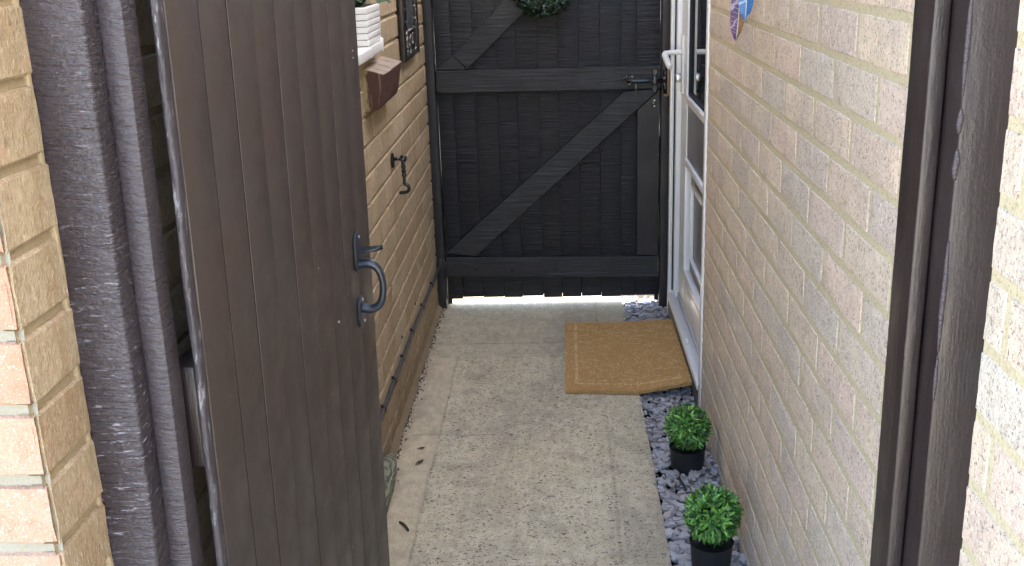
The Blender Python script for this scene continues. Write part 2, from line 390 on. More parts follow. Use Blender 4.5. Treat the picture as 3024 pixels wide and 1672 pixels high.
# ------------------------------------------------------------------ brick walls
def nz(p, f, seed=0.): return noise.noise(Vector((p[0]*f + seed, p[1]*f, p[2]*f)))
def brick_face(mb, P, U, V, N, lu, lv, depth, mi, rough=.0012, ch=.0028, share=(None, None), res=.028):
    """front of one brick: lattice with a worn rounded rim, plus skirts going into the wall"""
    P, U, V, N = map(Vector, (P, U, V, N))
    nu = max(2, round(lu/res)); nv = 3
    us = [0., .003] + [lu*(i/nu) for i in range(1, nu)] + [lu - .003, lu]
    vs = [0., .003] + [lv*(i/nv) for i in range(1, nv)] + [lv - .003, lv]
    verts = []; W = len(us); Hn = len(vs)
    for j, v in enumerate(vs):
        for i, u in enumerate(us):
            p = P + U*u + V*v
            off = rough*(nz(p, 38) + .6*nz(p, 95, 9))
            eu = i in (0, W-1); ev = j in (0, Hn-1)
            if eu or ev:
                k = (.0042 if (eu and share[0 if i == 0 else 1] is not None) else ch)*(1. + .9*nz(p, 30, 3) + (.8*max(0, nz(p, 55, 5) - .25)*4))
                q = p - N*k
                if ev: q += V*(.0011*nz(p, 45, 7))
                if eu and share[0 if i == 0 else 1] is not None: q -= share[0 if i == 0 else 1]*k
                elif eu: q += U*(.0011*nz(p, 45, 8))
                verts.append(q)
            else: verts.append(p + N*off)
    fs = [(j*W+i, j*W+i+1, (j+1)*W+i+1, (j+1)*W+i) for j in range(Hn-1) for i in range(W-1)]
    rim = []
    ring = [(i, 0) for i in range(W)] + [(W-1, j) for j in range(1, Hn)] + [(i, Hn-1) for i in range(W-2, -1, -1)] + [(0, j) for j in range(Hn-2, 0, -1)]
    o = len(verts)
    for i, j in ring: verts.append(verts[j*W+i] - N*depth)
    k = len(ring)
    for a in range(k):
        b = (a+1) % k; (i0, j0), (i1, j1) = ring[a], ring[b]
        if i0 == i1 == 0 and share[0] is not None: continue
        if i0 == i1 == W-1 and share[1] is not None: continue
        fs.append((j0*W+i0, o+a, o+b, j1*W+i1))
    if U.cross(V).dot(N) < 0: fs = [f[::-1] for f in fs]
    mb.add(verts, fs, mi, True)

def in_hole(a0, a1, z0, z1, holes):
    for h in holes:
        if a1 > h[0] + .001 and a0 < h[1] - .001 and z1 > h[2] + .02 and z0 < h[3] - .02: return h
    return None
def courses(mb, P0, U, N, a0, a1, zphase, ztop, zbot, phase, holes=(), mi=0, mm=1, dt=.004, db=.0008, dp=.0022, corner=None, J=.010, rough=.0012, ch=.0028):
    """lay stretcher bond on the plane through P0 with run direction U, outward normal N, between run a0 and a1"""
    Z = Vector((0,0,1)); P0 = Vector(P0); U = Vector(U); N = Vector(N); L = .225
    k = math.floor((ztop - zphase)/.075)
    z = zphase + k*.075        # top of a bed joint (underside of a brick course)
    while z > zbot - .08:
        c = round((z - zphase)/.075)
        z0 = z; z1 = z + .075 - J
        off = phase + (L/2 if c % 2 else 0)
        i0 = math.floor((a0 - off)/L) - 1
        a = off + i0*L
        while a < a1:
            b0 = a; b1 = a + L - J; a += L
            first = b0 < a0 + .001 <= b1 or abs(b0 - a0) < 1e-6
            b0c, b1c = max(b0, a0), min(b1, a1)
            if b1c - b0c < .03: continue
            h = in_hole(b0c, b1c, z0, z1, holes)
            segs = [(b0c, b1c)]
            if h: segs = [(b0c, min(b1c, h[0])), (max(b0c, h[1]), b1c)]
            for q0, q1 in segs:
                if q1 - q0 < .02: continue
                sh = (corner if (corner is not None and q0 <= a0 + .012) else None, None)
                if sh[0] is not None: q0 = a0
                brick_face(mb, P0 + U*q0 + Z*z0, U, Z, N, q1 - q0, z1 - z0, .016, mi, rough, ch, sh)
        # bed joint under this course, from z-J to z
        n = max(2, int((a1 - a0)/.03)); segs = [(a0, a1)]
        for h in holes:
            if z - J < h[3] and z > h[2] + .01:
                segs = [s2 for s in segs for s2 in ((s[0], min(s[1], h[0])), (max(s[0], h[1]), s[1])) if s2[1] - s2[0] > .01]
        for s0, s1 in segs:
            n = max(2, int((s1 - s0)/.025)); vs = []
            for i in range(n+1):
                t = s0 + (s1 - s0)*i/n; p = P0 + U*t
                w = .0016*nz(p + Z*z, 26, 2); w2 = .0012*nz(p + Z*z, 40, 6)
                vs += [p + Z*(z + .002) - N*(dt + w2*.5), p + Z*(z - J*.45 + w) - N*(dt*.45 + db*.5), p + Z*(z - J - .0012 + w) - N*(db + abs(w2)*.5 + .0006)]
            fs = []
            for i in range(n):
                o = i*3; fs += [(o, o+3, o+4, o+1), (o+1, o+4, o+5, o+2)]
            if U.cross(Z).dot(N) > 0: fs = [f[::-1] for f in fs]
            mb.add(vs, fs, mm, True)
        z -= .075
    # backing (perpend mortar)
    zs = sorted({zbot - .1, ztop} | {h[2] for h in holes} | {h[3] for h in holes})
    for q in range(len(zs) - 1):
        za, zb = zs[q], zs[q+1]; segs = [(a0, a1)]
        for h in holes:
            if za >= h[2] - 1e-6 and zb <= h[3] + 1e-6:
                segs = [s2 for s in segs for s2 in ((s[0], h[0]), (h[1], s[1])) if s2[1] - s2[0] > .005]
        for s0, s1 in segs:
            v = [P0 + U*s0 + Z*za - N*dp, P0 + U*s1 + Z*za - N*dp, P0 + U*s1 + Z*zb - N*dp, P0 + U*s0 + Z*zb - N*dp]
            mb.add(v, [(0,1,2,3) if U.cross(Z).dot(N) > 0 else (3,2,1,0)], mm, False)

DOOR = (2.985, 3.915, -.2, 2.06)
wr = MB(); HR = 2.62; YR = -.50
courses(wr, (XR,0,0), (0,1,0), (-1,0,0), YR, 4.04, 1.2205, 2.54, -.06, 1.737 - .225*3, [DOOR], 0, 1, dt=.0068, db=.0006, dp=.0011, ch=.0018)
bk = XR + .012
wr.box((bk, YR, -.3), (bk + .09, DOOR[0], HR), 0, 1); wr.box((bk, DOOR[1], -.3), (bk + .09, 4.04, HR), 0, 1)
wr.box((bk, DOOR[0] + .0005, DOOR[3]), (bk + .09, DOOR[1] - .0005, HR), 0, 1)
wr.box((bk + .092, YR, -.3), (bk + .16, 4.04, HR), 0, 1)
wr.box((XR - .002, YR, 2.541), (bk - .001, 4.04, HR), 0, 0)
o = auto_smooth(wr.build('brick_wall', [M['brick_right'], M['mortar_right']]), 24); tag(o, 'sandy pink brick house wall with pale yellow mortar, holding the white door', 'wall')

WIN = (1.98, 2.905, 1.125, 2.05)
YC = .888
wl = MB()
ph = YC - .225*2
courses(wl, (XL,0,0), (0,1,0), (1,0,0), YC, 4.04, .9841 - .075*8, 2.4, -.06, YC, [WIN], 0, 1, dt=.0070, db=.0045, dp=.0062, corner=Vector((0,-1,0)), rough=.0013, ch=.0022)
courses(wl, (XL,YC,0), (-1,0,0), (0,-1,0), 0., 1.6, .9841 - .075*8, 2.4, -.06, -.1125, [], 2, 3, dt=.0060, db=.0035, dp=.0050, corner=Vector((1,0,0)), rough=.003, ch=.0050)
kx = XL - .02
wl.box((kx - .1, YC + .012, -.3), (kx, WIN[0], 2.4), 0, 1); wl.box((kx - .1, WIN[1], -.3), (kx, 4.04, 2.4), 0, 1)
wl.box((kx - .1, WIN[0] + .0005, -.3), (kx, WIN[1] - .0005, WIN[2]), 0, 1); wl.box((kx - .1, WIN[0] + .0005, WIN[3]), (kx, WIN[1] - .0005, 2.4), 0, 1)
wl.box((XL - 1.6, YC + .011, -.3), (kx - .101, YC + .1, 2.4), 0, 3)
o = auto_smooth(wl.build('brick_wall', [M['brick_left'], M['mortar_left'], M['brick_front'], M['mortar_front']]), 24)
tag(o, 'yellow buff brick wall with a pinkish front corner, behind the open brown door', 'wall')

ev = thing('added_eave', (XL, 2.3, 2.3), 'added unseen eave along the top of the buff wall, shading it and the gap behind the door', 'eave')  # unseen eave, added to darken the left wall and the gap behind the leaf
M['added_fascia'] = mat_plain('added_fascia_brown', (.05,.035,.028), .5)
b = MB(); b.box((XL - .30, .62, 2.402), (XL + .26, 4.04, 2.422), .001); b.build('added_soffit', M['added_fascia'], ev)
b = MB(); b.box((XL + .262, .62, 2.36), (XL + .282, 4.04, 2.52), .002); b.build('added_fascia', M['added_fascia'], ev)
b = MB(); b.tube([(XL + .335, .60, 2.45), (XL + .335, 4.04, 2.45)], .05, 16); b.build('gutter', M['iron'], ev)  # belongs to the added eave
# ------------------------------------------------------------------ ground
g = MB(); g.add([(-600,-600,-.07),(600,-600,-.07),(600,600,-.07),(-600,600,-.07)], [(0,1,2,3)])
tag(g.build('ground', M['ground']), 'pale concrete ground around the passage', kind='structure')
pm = MB()
ys = [-1.2 + .05*i for i in range(161)]
vs = []; fs = []
for y in ys:
    e = XP + .004*nz((0, y, 0), 4) + .0025*nz((0, y, 0), 19)
    vs += [(XL + .003, y, 0), (-.2, y, 0), (e - .006, y, 0), (e, y, -.005), (e + .002, y, -.066)]
for i in range(len(ys) - 1):
    for j in range(4): fs.append((i*5+j, i*5+j+1, (i+1)*5+j+1, (i+1)*5+j))
pm.add(vs, fs)
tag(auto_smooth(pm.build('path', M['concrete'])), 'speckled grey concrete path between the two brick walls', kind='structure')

sl = MB()
sl.add([(XP - .01, -.5, -.045), (XR + .02, -.5, -.045), (XR + .02, 4.6, -.045), (XP - .01, 4.6, -.045)], [(0,1,2,3)], 1)
rs = random.Random(3)
def chip(x, y, z, size, flatness=1.):
    n = rs.choice((4, 5, 5, 6)); t = rs.uniform(.0025, .006)*(size/.02)**.5
    a0 = rs.uniform(0, 6.28); asp = rs.uniform(.45, .85)
    ring = []
    for i in range(n):
        a = a0 + 2*math.pi*(i + rs.uniform(-.3, .3))/n; r = size*.5*rs.uniform(.75, 1.15)
        ring.append((r*math.cos(a), r*asp*math.sin(a)))
    rot = Matrix.Rotation(rs.uniform(0, 6.28), 3, 'Z')
    tilt = Matrix.Rotation(abs(rs.gauss(0, .24*flatness)), 3, Vector((rs.uniform(-1,1), rs.uniform(-1,1), 0)).normalized() if True else 'X')
    T = tilt @ rot
    vs = [Vector((x,y,z)) + T @ Vector((u*.9, w*.9, t/2 + rs.uniform(-.0006,.0006))) for u, w in ring] + [Vector((x,y,z)) + T @ Vector((u, w, -t/2)) for u, w in ring]
    fs = [tuple(range(n)), tuple(range(2*n-1, n-1, -1))] + [(i+n, (i+1) % n + n, (i+1) % n, i) for i in range(n)]
    sl.add(vs, fs, 0)
for k in range(5200):
    y = rs.uniform(1.35, 4.12) if k % 9 else rs.uniform(-.4, 1.4)
    x = rs.uniform(XP + .004, XR - .002)
    lay = rs.random()
    z = -.036 + .030*lay
    for px, py in ((.335, 2.605), (.331, 2.115)):
        q = math.hypot(x - px, y - py)
        if .045 < q < .11: z += .024*(1 - (q - .045)/.065)
        if q <= .048: z = -.040
    chip(x, y, z, rs.choice((rs.uniform(.008, .018), rs.uniform(.016, .030), rs.uniform(.022, .050))))
for k in range(60):   # chips lying about on the slab beside the gutter and under the gate
    chip(rs.uniform(XP - .015, XP + .02), rs.uniform(1.6, 4.0), .001, rs.uniform(.006, .014), .4)
tag(sl.build('slate_chippings', [M['slate'], M['soil']]), 'loose blue grey slate chippings along the foot of the pink wall', 'gravel', kind='stuff')

db = MB(); rd = random.Random(5)
for k in range(900):
    y = 1.9 + 2.1*rd.random()
    x = XL + .004 + abs(rd.gauss(0, .012)) + (.012*max(0, nz((0,y,0), 6)))
    s_ = rd.uniform(.0015, .0055); a = rd.uniform(0, 3)
    p = Vector((x, y, .001)); d = Vector((math.cos(a), math.sin(a), rd.uniform(0,.6)))*s_; e = Vector((-math.sin(a), math.cos(a), .2))*s_*.6
    t = Vector((0,0,s_*.7))
    db.add([p-d, p+e, p+d, p-e, p+t], [(0,1,4),(1,2,4),(2,3,4),(3,0,4)], 0 if rd.random() < .985 else 1)
tag(db.build('dirt_crumbs', [M['trowel_soil'], M['cream']]), 'dark crumbs of dirt swept against the foot of the buff wall', 'dirt', kind='stuff')

# mortar fillet along the left wall foot
fl = MB(); vs = []; fs = []; n = 130
for i in range(n+1):
    y = .9 + 3.08*i/n; w = .016 + .006*nz((0,y,0), 5); h = .022 + .010*nz((0,y,3), 7)
    vs += [(XL - .002, y, h), (XL + w*.45, y, h*.45), (XL + w, y, .0008)]
for i in range(n): fs += [(i*3, i*3+1, (i+1)*3+1, (i+1)*3), (i*3+1, i*3+2, (i+1)*3+2, (i+1)*3+1)]
fl.add(vs, fs, 0, True)
M['fillet'] = mat_mortar('grimy_mortar', (.27,.20,.115), (.13,.09,.055))
tag(fl.build('mortar_fillet', M['fillet']), 'rough mortar fillet along the foot of the buff wall', 'mortar', kind='structure')

# ------------------------------------------------------------------ front door frame (posts, stops, head)
def lean(p):        # the left jamb and leaf are out of plumb
    return Vector((p[0] + .0125*(p[2] - 1.35), p[1], p[2]))
fr = thing('door_frame', (0, 1.02, 0), 'dark brown painted timber door frame standing between the two brick walls', 'door frame')
def post_l(co):
    k = (co[0] - (XL - .006))/.06
    return Vector((co[0] + .0125*(co[2] - 1.35)*max(0, min(1, k*1.05)), co[1], co[2]))
def grid_post(mb, lo, hi, nzs, fn, wob, b=.003):
    """square post whose long faces are subdivided so its edges are not dead straight"""
    bm = bmesh.new(); bmesh.ops.create_cube(bm, size=1); lo = Vector(lo); hi = Vector(hi)
    for v in bm.verts: v.co = Vector([lo[i] + (v.co[i] + .5)*(hi[i] - lo[i]) for i in range(3)])
    bmesh.ops.bevel(bm, geom=list(bm.edges), offset=b, segments=2, profile=.5, affect='EDGES')
    for i in range(1, nzs):
        bmesh.ops.bisect_plane(bm, geom=bm.verts[:] + bm.edges[:] + bm.faces[:], plane_co=(0,0,lo.z + (hi.z-lo.z)*i/nzs), plane_no=(0,0,1))
    for v in bm.verts:
        c = v.co; v.co = c + Vector((nz(c, 9, 1), nz(c, 9, 4), 0))*wob + Vector((nz(c, 40, 1), nz(c, 40, 4), 0))*wob*.35
    mb.bm(bm, 0, fn, True)
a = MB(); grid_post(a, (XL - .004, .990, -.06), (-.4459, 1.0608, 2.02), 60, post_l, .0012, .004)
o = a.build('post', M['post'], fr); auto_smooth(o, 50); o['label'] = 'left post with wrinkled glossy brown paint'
a = MB(); grid_post(a, (-.4470, 1.0228, -.04), (-.4207, 1.0605, 2.0), 60, lean, .0009, .0045)
auto_smooth(a.build('stop_bead', M['bead'], fr), 40)
a = MB(); grid_post(a, (.375, .990, -.06), (XR + .004, 1.105, 2.02), 60, None, .0012, .003)
o = a.build('post', M['post_smooth'], fr); auto_smooth(o, 50); o['label'] = 'right post with a chipped front corner'
a = MB(); grid_post(a, (.3565, 1.0315, -.04), (.3735, 1.091, 2.0), 60, None, .0009, .003)
auto_smooth(a.build('stop_bead', M['post_smooth'], fr), 50)
a = MB(); a.box((XL - .003, .992, 2.021), (XR + .003, 1.09, 2.09), .003); a.build('head_rail', M['post_smooth'], fr)
a = MB(); grid_post(a, (XL - .012, .982, -.05), (XL - .0002, .9905, 2.3), 140, None, .0042, .0015); auto_smooth(a.build('pointing', M['mortar_left'], fr), 60)
# runs of thick glossy paint down the right post corner
a = MB()
for z0, z1, r0 in ((1.345, 1.24, .0028), (1.228, 1.205, .0034), (1.19, 1.16, .0036), (1.10, .985, .0030), (.98, .93, .0022)):
    n = 9
    a.tube([(.3757 + .001*nz((0,0,z0 + i), 3), .9915, z0 + (z1 - z0)*i/n) for i in range(n+1)], [r0*(.25 + .75*math.sin(math.pi*(i+.6)/(n+1.2))) for i in range(n+1)], 8)
a.build('paint_run', M['bead'], fr)

# ------------------------------------------------------------------ the open brown door leaf
HX, HY = -.401, 1.066; FX, FY = -.351, 1.862
tu = Vector((FX - HX, FY - HY, 0)); LEN = tu.length; tu.normalize(); tn = Vector((tu.y, -tu.x, 0))
def D(c):       # (u along leaf, n outwards, z) -> world
    p = Vector((HX, HY, 0)) + tu*c[0] + tn*c[1]; p.z = c[2]; return lean(p)
dr = thing('door', (HX - .015, HY, 0), 'brown painted tongue and groove door standing open against the buff wall', 'door')
gro = [.016, .102, .187, .274, .359, .446, .532, .617, .704, LEN]
a = MB()
for i in range(9):
    th = .0006*random.uniform(-1, 1)
    a.box((gro[i] + (.0015 if i else .0006), -.0095, .045), (gro[i+1] - (.0015 if i < 8 else 0), th, 1.985), .0012, 0, D, 2)
a.box((.02, -.0092, .05), (LEN - .004, -.0065, 1.98), 0, 0, D)
for i in range(1, 9): a.box((gro[i] - .0014, -.006, .046), (gro[i] + .0014, -.0009, 1.984), 0, 1, D)  # near-black strips paint the shade inside the board grooves
M['groove_shade'] = mat_plain('painted_groove_shade', (.010,.008,.0075), .85, 0, .1)
o = a.build('boards', [M['door'], M['groove_shade']], dr); auto_smooth(o, 35)
a = MB(); grid_post(a, (.0005, -.0100, .045), (.0158, -.0012, 1.985), 70, D, .0013, .003)
o = a.build('hinge_edge', M['door_edge'], dr); auto_smooth(o, 50); o['label'] = 'hinge edge with worn chipped paint'
for z0 in (.16, .82, 1.72):
    a = MB(); a.box((.006, -.042, z0), (LEN - .02, -.0102, z0 + .126), .003, 0, D)
    o = a.build('ledge', M['post_smooth'], dr)
lt = MB()      # plates of the thumb latch
U0 = .692
def plate(z0, z1, w, cx=U0, rnd=True):
    pts = []
    zc0, zc1 = z0 + w*.45, z1 - w*.45
    for i in range(9):
        t = math.pi*i/8; pts.append((cx + w/2*math.cos(t), zc1 + w*.45*math.sin(t)))
    for i in range(9):
        t = math.pi + math.pi*i/8; pts.append((cx + w/2*math.cos(t), zc0 + w*.45*math.sin(t)))
    return pts
def prism_door(mb, pts, n0, n1, mi=0, bev=.0008):
    mb.prism(pts, 1, n0, n1, mi, bev, D)
prism_door(lt, plate(.846, .918, .036), .001, .0055)
prism_door(lt, plate(.741, .800, .034), .001, .0055)
lo = lt.build('thumb_latch', M['iron_blue'], dr); lo['label'] = 'blue black pull handle with thumb latch'
def smooth_path(pts, k=6):
    out = []; P = [Vector(p) for p in pts]; P = [P[0]*2 - P[1]] + P + [P[-1]*2 - P[-2]]
    for i in range(1, len(P) - 2):
        for j in range(k):
            t = j/k; p0, p1, p2, p3 = P[i-1:i+3]
            out.append(.5*((2*p1) + (p2-p0)*t + (2*p0 - 5*p1 + 4*p2 - p3)*t*t + (3*p1 - p0 - 3*p2 + p3)*t**3))
    out.append(P[-2]); return out
a = MB(); pp = smooth_path([(U0, .003, .860), (U0, .022, .861), (U0, .037, .852), (U0, .0445, .832), (U0, .045, .808), (U0, .039, .787), (U0, .024, .776), (U0, .004, .778)])
a.tube([D(p) for p in pp], [.0075 + .0012*math.cos(i/len(pp)*6.28) for i in range(len(pp))], 12)
g_ = a.build('pull_grip', M['iron_blue'], lo)
a = MB(); pts = []
for i in range(11):
    t = i/10; w = .0165*math.sin(math.pi*(.18 + .82*t)**.9)*(1 - .15*t) + .001; n_ = .003 + .046*t; z = .884 + .003*t + .006*t*t
    pts.append((w, n_, z))
vs = []; 
for w, n_, z in pts: vs += [D((U0 - w, n_, z + .0015)), D((U0, n_, z - .0015)), D((U0 + w, n_, z + .0015)), D((U0, n_, z - .006))]
fs = []
for i in range(10):
    o_ = i*4
    for q in range(4): fs.append((o_ + q, o_ + (q+1) % 4, o_ + 4 + (q+1) % 4, o_ + 4 + q))
a.add(vs, fs + [(3,2,1,0), (40,41,42,43)], 0, True); a.build('thumb_piece', M['iron_blue'], lo)
a = MB()
for du, z in ((.006, .908), (.004, .852), (.004, .792), (.010, .750)):
    a.lathe([(.0001, .0015), (.0022, .0013), (.0032, 0.)][::-1], (0,0,0), 10, axis=1)
    k = 3*10
    for v in a.v[-k:]: pass
    for i in range(len(a.v) - k, len(a.v)):
        v = a.v[i]; a.v[i] = D((U0 + du + v.x, .0056 + v.y, z + v.z))
a.build('screw', M['steel'], lo)
# flecks stuck to the leaf
a = MB()
for u, z, w, h in ((.752,1.225,.0022,.002),(.752,1.213,.0015,.002),(.55,.80,.0012,.004)):
    a.box((u, .0008, z), (u + w, .0022, z + h), .0005, 0, D)
a.build('paint_fleck', M['cream'], dr)

# ------------------------------------------------------------------ black gate
gt = thing('garden_gate', (-.04, YG, .03), 'black stained ledged and braced timber gate closing the far end of the passage', 'gate')
bx = [-.466, -.405, -.322, -.236, -.160, -.076, 0., .078, .158, .238, .296, .384]
a = MB()
for i in range(11):
    d = random.uniform(0, .0025); zb = .030 + random.uniform(-.004, .006)
    a.box((bx[i] + .0004, YG + d, zb), (bx[i+1] - .0004, YG + .020, 1.93 + random.uniform(-.004, .004)), .0009, 0)
a.box((bx[0] + .002, YG + .0145, .040), (bx[-1] - .002, YG + .0185, 1.92))
auto_smooth(a.build('board_panel', M['boards'], gt), 35)
YF = 3.996
def rail(name, x0, x1, zl0, zl1, zr0, zr1):
    b = MB(); b.prism([(x0, zl0), (x1, zr0), (x1, zr1), (x0, zl1)], 1, YF, YG - .0005, 0, .0018); return b.build(name, M['stain_rail'], gt)
rail('ledge', -.466, .386, .867, .951, .862, .948)
rail('ledge', -.465, .382, .130, .212, .113, .198)
rail('ledge', -.466, .386, 1.70, 1.785, 1.70, 1.785)
b = MB(); b.prism([(-.464, .231), (.249, .855), (.384, .861), (-.345, .2125)], 1, YF + .001, YG - .0005, 0, .0018); b.build('brace', M['stain_rail'], gt)
b = MB(); b.prism([(-.400, 1.009), (-.3445, .9550), (.384, 1.623), (.384, 1.698), (.316, 1.698)], 1, YF + .001, YG - .0005, 0, .0018); b.build('brace', M['stain_rail'], gt)
b = MB(); b.prism([(-.465, .9535), (-.3455, .9538), (-.4010, 1.0085)], 1, YF + .003, YG - .0005, 0, .0015); b.build('brace_offcut', M['stain_rail'], gt)
b = MB(); b.prism([(.298, .204), (.381, .2005), (.384, .856), (.383, .858), (.298, .779)], 1, YF + .0035, YG - .0005, 0, .0015); b.build('stile', M['stain_dark'], gt)
# strap hinge
b = MB(); pts = [(-.468, .193), (-.05, .160)] + [(-.037 + .011*math.cos(t), .149 + .011*math.sin(t)) for t in (1.2, .6, 0, -.6, -1.2)] + [(-.05, .139), (-.468, .132)]
b.prism(pts, 1, YF - .005, YF - .0006, 0, .001)
for x, z in ((-.44, .162), (-.34, .16), (-.20, .155), (-.06, .149)): b.lathe([(.005, 0.), (.004, .002), (.0005, .003)], (0,0,0), 10, axis=1); [b.v.__setitem__(i, Vector((x + b.v[i].x, YF - .005 - b.v[i].y, z + b.v[i].z))) for i in range(len(b.v) - 30, len(b.v))]
h_ = b.build('strap_hinge', M['stain_dark'], gt)
b = MB(); b.tube([(-.4735, YF - .006, .125), (-.4735, YF - .006, .205)], .006, 10); b.build('hinge_knuckle', M['stain_dark'], h_)
# bolt
b = MB(); hp = []
for i in range(28):
    t = 2*math.pi*i/28; hx = 16*math.sin(t)**3; hz = 13*math.cos(t) - 5*math.cos(2*t) - 2*math.cos(3*t) - math.cos(4*t)
    hp.append((.266 + hx*.00142, .898 + hz*.00165))
b.prism(hp, 1, YF - .007, YF - .0006, 0, .002)
bo = b.build('bolt_plate', M['iron'], gt); bo['label'] = 'heart shaped black iron bolt plate'
b = MB(); b.tube([(.262, YF - .008, .896), (.268, YF - .018, .896), (.285, YF - .019, .8955), (.33, YF - .019, .895), (.408, YF - .019, .894)], [.010, .0095, .0078, .0078, .0085], 12); b.build('bolt_rod', M['iron'], bo)
b = MB(); b.tube([(.257, YF - .009, .901), (.259, YF - .015, .902)], [.009, .004], 10); b.tube([(.2515, YF - .008, .913), (.2515, YF - .010, .913)], [.004, .002], 8); b.build('bolt_knob', M['iron'], bo)
b = MB(); b.box((.3555, YF - .030, .876), (.3695, YF - .0235, .913), .0015)
for z0, z1, tip in ((.913, .930, .947), (.876, .860, .844)):
    b.prism([(.3545, z0), (.3705, z0), (.3715, z1), (.3625, tip), (.3535, z1)], 1, YF - .011, YF - .0006, 0, .0015)
    zz = sorted((z0, z0 + (-.004 if z0 > .9 else .004)))
    b.box((.3555, YF - .0236, zz[0]), (.3695, YF - .010, zz[1]), .001)
b.build('bolt_staple', M['iron'], bo)
b = MB(); b.tube([(.291, YF - .022, .887), (.291, YF - .026, .880), (.2912, YF - .024, .842)], .0017, 8); b.build('bolt_pin', M['pin'], bo)
b = MB(); b.prism([(.363 + .0122*math.cos(2*math.pi*i/22), .808 + .0175*math.sin(2*math.pi*i/22)) for i in range(22)], 1, YF - .002, YF + .003, 0, .001)
b.box((.354, YF - .0055, .801), (.372, YF - .0021, .813), .001)
e_ = b.build('keyhole_cover', M['iron'], gt)
b = MB()
for z in (.8185, .7975): b.prism([(.363 + .0026*math.cos(2*math.pi*i/10), z + .0026*math.sin(2*math.pi*i/10)) for i in range(10)], 1, YF - .0036, YF - .0021)
b.build('screw', M['cream'], e_)
# gate posts
gf = thing('gate_frame', (-.04, 3.985, 0), 'two slim near black posts carrying the gate against the brick walls', 'gate frame')
for x0, x1 in ((XL - .004, -.4695), (.3875, XR + .002)):
    b = MB(); grid_post(b, (x0, 3.985, -.05), (x1, 4.052, 2.02), 30, None, .0012, .003); auto_smooth(b.build('post', M['stain_dark'], gf), 50)
b = MB(); b.box((-.4690, 4.0395, .0), (-.452, 4.0515, 1.95), .001); b.build('gate_stop', M['stain_dark'], gf)
b = MB(); b.box((.372, 4.0395, .0), (.3870, 4.0515, 1.95), .001); b.build('gate_stop', M['stain_dark'], gf)
b = MB(); b.box((.393, 3.972, .846), (.408, 3.9845, .940), .002); b.tube([(.4005, 3.975, .932), (.4005, 3.968, .926), (.4005, 3.966, .91)], [.006, .008, .006], 8)
b.tube([(.4005, 3.966, .878), (.4005, 3.967, .862), (.4005, 3.974, .852)], [.006, .008, .005], 8)
b.build('bolt_keeper', M['iron'], gf)
b = MB()
b.prism([(.3925, .845), (.4165, .838), (.4165, .852), (.412, .842), (.405, .833), (.398, .840)], 1, 3.978, 3.984, 0, .0005)
b.box((.4095, 3.979, .842), (.4165, 3.9845, .955), .0008); b.build('split_wood', M['rawwood'], gf)

# boxwood wreath on the gate
wreath = MB(); rw = random.Random(11); WC = Vector((-.052, 3.972, 1.259)); 
for k in range(1500):
    t = rw.uniform(0, 2*math.pi); q = rw.uniform(-.3, math.pi + .3)      # q around tube, facing the camera side
    cdir = Vector((math.cos(t), 0, math.sin(t)))
    rr = .036*rw.uniform(.78, 1.04)
    nrm = cdir*math.cos(q) + Vector((0,-1,0))*math.sin(q)
    p = WC + cdir*.080 + nrm*rr
    side = Vector((rw.uniform(-1,1), rw.uniform(-1,1), rw.uniform(-1,1)))
    d = (nrm*.6 + side.cross(nrm).normalized()*.8)
    wreath.leaf(p, d, nrm, rw.uniform(.010, .015), rw.uniform(.008, .011), 0, .3)
wt = thing('boxwood_wreath', WC, 'round dark green boxwood wreath hung high on the black gate', 'wreath')
wreath.build('leaves', M['wleaf'], wt)
b = MB(); b.tube([WC + Vector((math.cos(2*math.pi*i/40)*.08, 0, math.sin(2*math.pi*i/40)*.08)) for i in range(41)], .029, 12, cap=False); b.build('ring', M['pot'], wt)

# ------------------------------------------------------------------ white door in the right wall
wd = thing('back_door', (XR + .03, 3.45, 0), 'white plastic door with glass upper half set in the pink brick wall', 'door')
XD = XR + .030          # face of the leaf
b = MB()
b.box((XR - .005, 2.958, -.045), (XR + .004, 2.990, 2.09), .0015)        # near cover strip
b.box((XR - .005, 3.900, -.020), (XR + .004, 3.936, 2.09), .0015)        # far cover strip
b.box((XR - .0045, 2.9905, 2.045), (XR + .004, 3.8995, 2.09), .0015)
b.box((XR + .0045, 2.975, .06), (XR + .085, 3.012, 2.06), .002)          # jambs
b.box((XR + .0045, 3.8995, .06), (XR + .085, 3.926, 2.06), .002)
b.box((XR + .014, 3.872, .06), (XR + .085, 3.8990, 2.06), .002)
b.box((XR + .005, 3.0125, 2.01), (XR + .085, 3.8715, 2.055), .002)
b.build('frame', M['upvc'], wd)
b = MB(); b.box((XD + .004, 3.8560, .095), (XD + .05, 3.8715, 2.008), .0005); b.box((XR + .0075, 3.8992, .09), (XR + .0138, 3.8999, 2.05)); b.build('gasket', M['gasket'], wd)
lf = MB()
Y0, Y1 = 3.016, 3.8555
lf.box((XD, 3.690, .10), (XD + .05, Y1, 2.005), .004)                     # lock stile
lf.box((XD, Y0, .10), (XD + .05, 3.110, 2.005), .004)                     # hinge stile
lf.box((XD + .0005, 3.1102, 1.90), (XD + .0495, 3.6898, 2.0045), .003)    # top rail
lf.box((XD + .0005, 3.1102, .845), (XD + .0495, 3.6898, .868), .003)      # glass sill
lf.box((XD + .0005, 3.1102, .1005), (XD + .0495, 3.6898, .215), .003)     # bottom rail
leafo = lf.build('leaf', M['upvc'], wd); auto_smooth(leafo, 35)
b = MB()
def rim(x0, x1, y0, y1, z0, z1, w, mb):
    for (q0, q1, r0, r1) in ((y0, y0 + w, z0, z1), (y1 - w, y1, z0, z1), (y0 + w, y1 - w, z0, z0 + w), (y0 + w, y1 - w, z1 - w, z1)):
        mb.box((x0, q0 + .0002, r0 + .0002), (x1, q1 - .0002, r1 - .0002), .0022)
